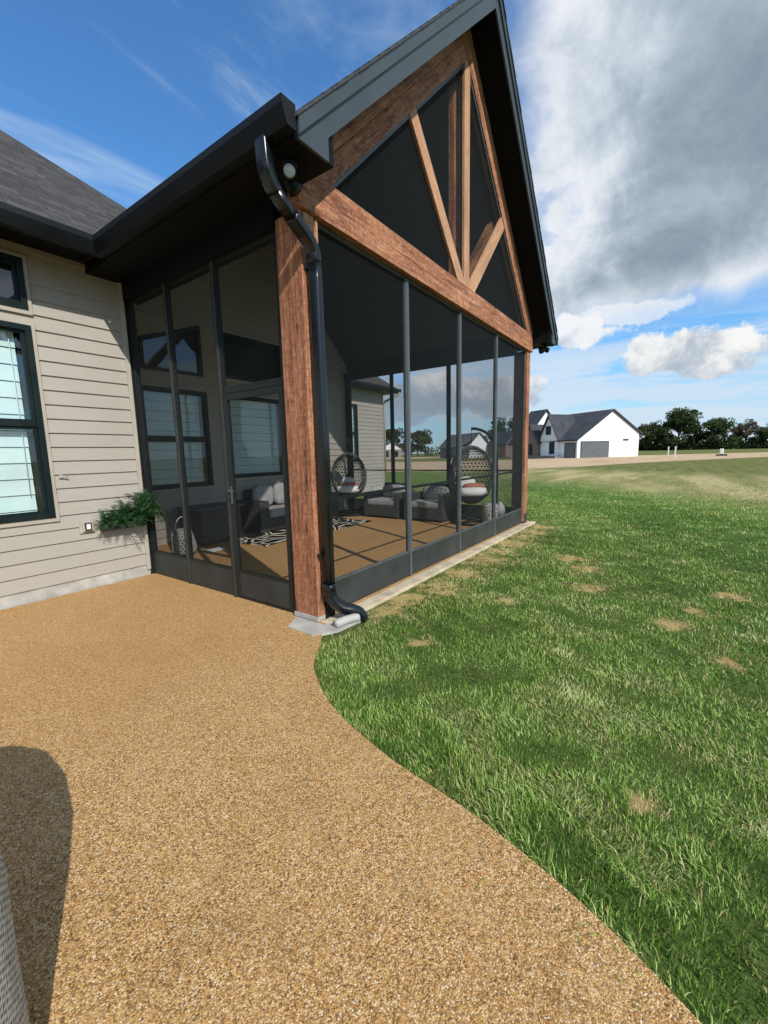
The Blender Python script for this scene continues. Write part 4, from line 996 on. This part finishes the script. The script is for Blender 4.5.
# survey stakes and a small utility marker
for i, (x, y, lb) in enumerate([(88.9, -.7, 'left one of two white stakes beyond the dirt strip'), (71.2, -1.9, 'right one of two white stakes, nearer the porch')]):
    t = thing('survey_stake', lb, 'stake', (x, y, -.05), 0, 'white survey stakes')
    MB().box(x-.09, x+.09, y-.09, y+.09, -.05, 1.45, .02).build('post', 'white', t); MB().box(x-.13, x+.13, y-.13, y+.13, 1.452, 1.6, .02).build('cap', 'white', t)
t = thing('utility_marker', 'short white utility box with a dark base in the dirt strip', 'utility box', (82.4, -7.8, -.05))
MB().box(82.2, 82.6, -8.05, -7.55, .25, 1.1, .08).build('box', 'white', t); MB().box(82.05, 82.75, -8.5, -7.1, -.05, .24, .05).build('base', M['bark'], t)

# ------------------------------------------------------------------ grass blades near the patio
C0 = np.array([-2.599, -2.598])
from mathutils import noise as mn
def grass():
    r = np.random.default_rng(21); parts = []
    rmin, rmax = .7, 26.0; p = 1.75; rho0 = 14000; rc = 2.0; th0, th1 = -1.0, .95
    # radial sampling by rejection over shells
    edges = np.geomspace(rmin, rmax, 52); X = []; 
    for a, b in zip(edges[:-1], edges[1:]):
        rm = (a+b)/2; rho = rho0*min(1, (rc/rm)**p); n = int(rho*(th1-th0)*(b*b-a*a)/2)
        rr = np.sqrt(r.uniform(a*a, b*b, n)); th = r.uniform(th0, th1, n)
        X.append(np.column_stack([C0[0]+rr*np.cos(th), C0[1]+rr*np.sin(th), rr]))
    X = np.concatenate(X); x, y, d = X.T
    # keep off the patio and the porch slab
    ex = np.array([e[0] for e in E]); ey = np.array([e[1] for e in E]); o_ = np.argsort(ey)
    lim = np.interp(y, ey[o_], ex[o_], left=-3.5) + .006 + r.uniform(-.006, .022, len(x))
    ok = (x > lim) & ((y < -.168 + r.uniform(-.02, .012, len(x))) | (x > W + .155))
    ok &= ~((x < .44) & (y > -.34) & (x > -.34)) | (r.uniform(size=len(x)) < .08)
    ok &= ~((x < -.2) & (y > -.24))
    x, y, d = x[ok], y[ok], d[ok]; n = len(x)
    # low frequency fields from sums of sines
    def field(s, sd):
        q = np.random.default_rng(sd); out = np.zeros(n)
        for k in range(9):
            a = q.uniform(0, 6.28); f = s*q.uniform(.5, 2.2); out += np.sin(f*(x*np.cos(a)+y*np.sin(a)) + q.uniform(0, 6.28))/3
        return out
    f1, f2, f3, f4, f5, f6 = field(1.6, 1), field(5.0, 2), field(14, 3), field(9, 4), field(26, 5), field(45, 6)
    dry = np.zeros(n)
    for (px, py, pr_) in DRY:
        fx = .55*f3 + .45*f5 + .5*f6; dd = ((x-px)**2 + (y-py)**2)/(pr_*np.clip(.85+fx, .15, 2))**2; dry = np.maximum(dry, np.minimum(1, 1.5*np.exp(-dd*1.3)))
    slabd = np.abs(y + .16); dry = np.maximum(dry, np.where((x > -.1) & (x < W+.3), np.clip(.95*np.exp(-slabd/.20)*(1+.5*f2+.3*f5), 0, 1), 0))
    dry += .22*np.clip(f2 + .6*f4 + .5*f1 - .35, 0, 1) + .02
    fs = np.clip((x - .85*y + 1.5*f1 - 13)/5, 0, 1); dry = np.clip(dry + fs*(.45 + .4*np.sin(1.1*(-x*.5 + y*.87) + f1)), 0, 1)
    keep = (r.uniform(size=n) > np.clip(dry - .6, 0, 1)*.5) & (r.uniform(size=n) > np.clip((d-13)/13, 0, 1)**.8)
    x, y, d, dry, f1, f2, f3, f4, f5 = [q[keep] for q in (x, y, d, dry, f1, f2, f3, f4, f5)]; n = len(x)
    isdry = (r.uniform(size=n) < np.clip(dry*1.05 + .06, 0, 1)).astype(float)
    sc = np.clip(d/2.4, .9, 11)**.75
    sc_ = -.495*x + .87*y + .12*f1; stripe = np.clip((-4.8 - sc_)/.25, 0, 1)*np.clip((sc_ + 7.4)/.3, 0, 1) + .9*np.clip((sc_ + 1.0)/.3, 0, 1)*np.clip((x-1.5)/.5, 0, 1)  # mowing stripes: shading of leaning blades, painted into their tone
    tone = np.clip(.53 + .11*f1 + .13*f2 + .12*f3 + .09*f4 + .07*f5 + r.normal(size=n)*.24 + .04 - .17*stripe, 0, .95)
    L = (.020 + .012*np.clip(f2*.8 + f3*.5, -1, 1.4) + .03*r.uniform(size=n)**2) * (1 + .16*(np.minimum(sc, 3)-1)) * (1 - .55*dry) * (1 + .4*np.exp(-((x + 1.1)**2)/.1))
    wd = .0017*sc*r.uniform(.7, 1.35, n)
    az = 1.1 + 1.8*f2 + 1.6*f4 + 1.2*f3 + r.normal(size=n)*1.0; bend = np.clip(.75 + .35*f3 + r.normal(size=n)*.4, .05, 1.6)
    dx, dy = np.cos(az), np.sin(az); tw = r.uniform(0, 6.28, n); sx, sy = np.cos(tw), np.sin(tw)
    z0 = np.full(n, -.033)
    vs = np.zeros((n, 5, 3))
    b1 = bend*.45; b2 = bend*1.25
    h1 = L*.5*np.cos(b1); r1 = L*.5*np.sin(b1); h2 = h1 + L*.5*np.cos(b2); r2_ = r1 + L*.5*np.sin(b2)
    for k, (rr, hh_, ww) in enumerate(((0, 0, wd), (0, 0, -wd), (r1, h1, -wd*.8), (r1, h1, wd*.8), (r2_, h2, 0))):
        vs[:, k, 0] = x + dx*rr + sx*ww; vs[:, k, 1] = y + dy*rr + sy*ww; vs[:, k, 2] = z0 + hh_
    me = bpy.data.meshes.new('grass'); me.vertices.add(n*5); me.vertices.foreach_set('co', vs.reshape(-1))
    b = np.arange(n)[:, None]*5
    loops = np.concatenate([b + [0, 1, 2, 3], b + [3, 2, 4]], 1).reshape(-1); me.loops.add(n*7); me.loops.foreach_set('vertex_index', loops.astype(np.int32))
    st = (np.arange(n)[:, None]*7 + [0, 4]).reshape(-1); me.polygons.add(n*2); me.polygons.foreach_set('loop_start', st.astype(np.int32))
    me.polygons.foreach_set('loop_total', np.tile([4, 3], n).astype(np.int32)); me.update(calc_edges=True)
    for nm, val in (('tone', tone), ('dry', isdry*.9)):
        at = me.attributes.new(nm, 'FLOAT', 'POINT'); at.data.foreach_set('value', np.repeat(val, 5))
    me.materials.append(M['blade']); o = bpy.data.objects.new('grass', me); col.objects.link(o)
    o['kind'] = 'stuff'; tag(o, 'green mown lawn grass with straw coloured dry patches', 'grass'); print('blades', n)
grass()
# clippings and crumbs scattered on the slab near the lawn edge
m = MB(); rc_ = np.random.default_rng(77)
for _ in range(150):
    k = rc_.integers(4, len(E) - 6); ex_, ey_ = E[k]; off = abs(rc_.normal())*.10 + .01
    x_, y_ = ex_ - off, ey_ + rc_.uniform(-.08, .08); a_ = rc_.uniform(0, 6.28); l_ = rc_.uniform(.006, .022); w_ = .0016
    dx_, dy_ = math.cos(a_)*l_, math.sin(a_)*l_; px_, py_ = -math.sin(a_)*w_, math.cos(a_)*w_
    m.add([(x_-dx_, y_-dy_, .002), (x_+px_, y_+py_, .004), (x_+dx_, y_+dy_, .003), (x_-px_, y_-py_, .0035)], [(0, 1, 2, 3)])
tn_ = list(rc_.uniform(.3, 1, len(m.v))); o = m.build('grass_clippings', 'blade', None, tones=tn_); o['kind'] = 'stuff'; tag(o, 'loose grass clippings scattered on the patio by the lawn edge', 'clippings')

# ------------------------------------------------------------------ sky, sun
sdir = V((-.50, -1.18, 1.0)).normalized()
el = math.asin(sdir.z); az = math.atan2(sdir.x, sdir.y)     # azimuth from +Y clockwise
w = bpy.data.worlds.new('World'); scene.world = w; w.use_nodes = True; nt = w.node_tree; t = NT(nt)
bg = nt.nodes['Background']; tc = t.n('ShaderNodeTexCoord')
sky = t.n('ShaderNodeTexSky', sky_type='NISHITA', sun_disc=False, sun_elevation=el, sun_rotation=az, altitude=200, air_density=1.1, dust_density=.6, ozone_density=2.2)
gen = tc.outputs['Generated']
sp = t.n('ShaderNodeSeparateXYZ'); t.l(gen, sp.inputs[0]); dx, dy, dz = sp.outputs
den = t.m('ADD', t.m('MAXIMUM', dz, 0), .16)
pv = t.n('ShaderNodeCombineXYZ'); t.l(t.m('DIVIDE', dx, den), pv.inputs[0]); t.l(t.m('DIVIDE', dy, den), pv.inputs[1]); t.l(t.m('MULTIPLY', dz, 1.2), pv.inputs[2])
P_ = pv.outputs[0]
tan_az = t.m('DIVIDE', dy, t.m('MAXIMUM', dx, .05))
N1 = t.noise(P_, 1.25, 7, .56, .35); N2 = t.noise(gen, 9.0, 6, .6, .2); N3 = t.noise(P_, 2.6, 6, .6, .6)
# 1 the big cloud deck on the right
edge_az = t.m('ADD', tan_az, t.m('MULTIPLY', t.m('SUBTRACT', N3, .5), .35))
right = t.ss(edge_az, .40, .24); front = t.m('GREATER_THAN', dx, 0)
above = t.ss(t.m('ADD', dz, t.m('MULTIPLY', t.m('SUBTRACT', N2, .5), .10)), .235, .29)
deck = t.m('MULTIPLY', t.m('MULTIPLY', right, front), above)
# 2 cumulus blobs
def blob(c, rx, rz, amp=1.0):
    ca = math.atan2(c[1], c[0]); ta = t.m('ARCTAN2', dy, dx)
    u = t.m('DIVIDE', t.m('SUBTRACT', ta, ca), rx); v = t.m('DIVIDE', t.m('SUBTRACT', dz, c[2]), rz)
    q = t.m('SQRT', t.m('ADD', t.m('MULTIPLY', u, u), t.m('MULTIPLY', v, v)))
    q = t.m('ADD', q, t.m('MULTIPLY', t.m('SUBTRACT', N2, .5), 3.0)); return t.ss(q, 1.05, .82, 0, amp), v
b1, v1 = blob((.985, -.001, .175), .115, .045); b2, v2 = blob((.96, .20, .235), .10, .04, .9); b3, v3 = blob((.86, .47, .13), .20, .05, .9)
b4, v4 = blob((.80, .58, .10), .35, .035, .7); b5, v5 = blob((.97, .13, .255), .12, .022, .6)
cum = t.m('MAXIMUM', t.m('MAXIMUM', b1, b2), t.m('MAXIMUM', b3, t.m('MAXIMUM', b4, b5)))
# 3 thin wisps everywhere, streaks near the horizon
wv = t.mapv(P_, rot=(0, 0, .8), sc=(.5, 1.7, 1)); wis = t.noise(wv, 1.5, 6, .6, .8)
wisp = t.ss(wis, .46, .78, 0, .65)
hz = t.mapv(gen, sc=(2.0, 2.0, 16)); hn = t.noise(hz, 1.7, 6, .6, .3)
lowm = t.m('MULTIPLY', t.ss(dz, .27, .17), t.ss(hn, .36, .58, 0, .85)); lowm = t.m('MAXIMUM', lowm, t.ss(dz, .09, -.02, 0, .55))
# 4 broken clouds behind the camera (for reflections and fill)
back = t.m('MULTIPLY', t.ss(dx, .25, -.1), t.ss(N1, .46, .60, 0, .9))
skyc = t.mix(1.0, sky.outputs[0], (.115*.72, .115*1.28, .115*1.70), 'MULTIPLY')
thin = t.m('MAXIMUM', wisp, lowm)
skyc = t.mix(t.ss(dz, .30, .0, 0, .45), skyc, (.36, .60, .84))
c = t.mix(thin, skyc, (.66, .78, .90))
# deck shading: bright ragged edges, mottled grey heart with streaks
sv = t.mapv(P_, rot=(0, 0, -.55), sc=(.9, 2.3, 1)); N4 = t.noise(sv, 1.5, 8, .62, .9); N5 = t.noise(gen, 3.6, 9, .62, .5); N6 = t.noise(gen, 14, 8, .66, .3)
heart = t.m('MULTIPLY', t.ss(edge_az, .36, .02), t.ss(dz, .25, .34))
sh = t.m('ADD', t.m('ADD', t.m('MULTIPLY', N4, .62), t.m('MULTIPLY', N5, .62)), t.m('ADD', t.m('MULTIPLY', N6, .22), t.m('MULTIPLY', heart, .40)))
shade = t.ss(sh, .72, 1.32)
dk = t.ramp(shade, [(0, (.86, .89, .93)), (.28, (.62, .69, .77)), (.58, (.44, .52, .61)), (1, (.25, .31, .39))])
dens = t.m('MULTIPLY', deck, t.ss(t.m('ADD', t.m('MULTIPLY', N5, .9), t.m('MULTIPLY', heart, .5)), .34, .58, .35, 1.0))
c = t.mix(dens, c, dk)
cshade = t.ss(t.m('ADD', t.m('MULTIPLY', N6, .9), t.m('ADD', t.m('MULTIPLY', N2, .6), t.m('MULTIPLY', t.m('MULTIPLY', v1, -1), .13))), .58, .98)
c = t.mix(cum, c, t.mix(cshade, (.95, .95, .94), (.42, .50, .60)))
c = t.mix(back, c, (.75, .78, .83))
t.l(c, bg.inputs[0]); bg.inputs[1].default_value = 1.0
sun = bpy.data.lights.new('sun', 'SUN'); sun.energy = 4.6; sun.angle = math.radians(.53); sun.color = (1, .955, .88)
so = bpy.data.objects.new('sun', sun); col.objects.link(so); so.rotation_euler = (-sdir).to_track_quat('-Z', 'Y').to_euler()

# ------------------------------------------------------------------ camera
R_ = V((.5753821, -.81756277, -.0229468)); U_ = V((.12565993, .06064383, .99021811)); F_ = V((.80817388, .57263727, -.13762825))
cam = bpy.data.cameras.new('camera'); cam.sensor_fit = 'VERTICAL'; cam.sensor_height = 24; cam.lens = 418.1398/1024*24
cam.clip_start = .05; cam.clip_end = 3000
co = bpy.data.objects.new('camera', cam); col.objects.link(co)
mt = Matrix(((R_.x, U_.x, -F_.x, 0), (R_.y, U_.y, -F_.y, 0), (R_.z, U_.z, -F_.z, 0), (0, 0, 0, 1))); mt.translation = V((-2.59874553, -2.59836787, 1.5))
co.matrix_world = mt; scene.camera = co
scene.render.engine = 'CYCLES'
try: scene.cycles.transparent_max_bounces = 24
except Exception: pass
scene.view_settings.view_transform = 'Standard'; scene.view_settings.look = 'None'; scene.view_settings.exposure = 0.0; scene.view_settings.gamma = 1.0
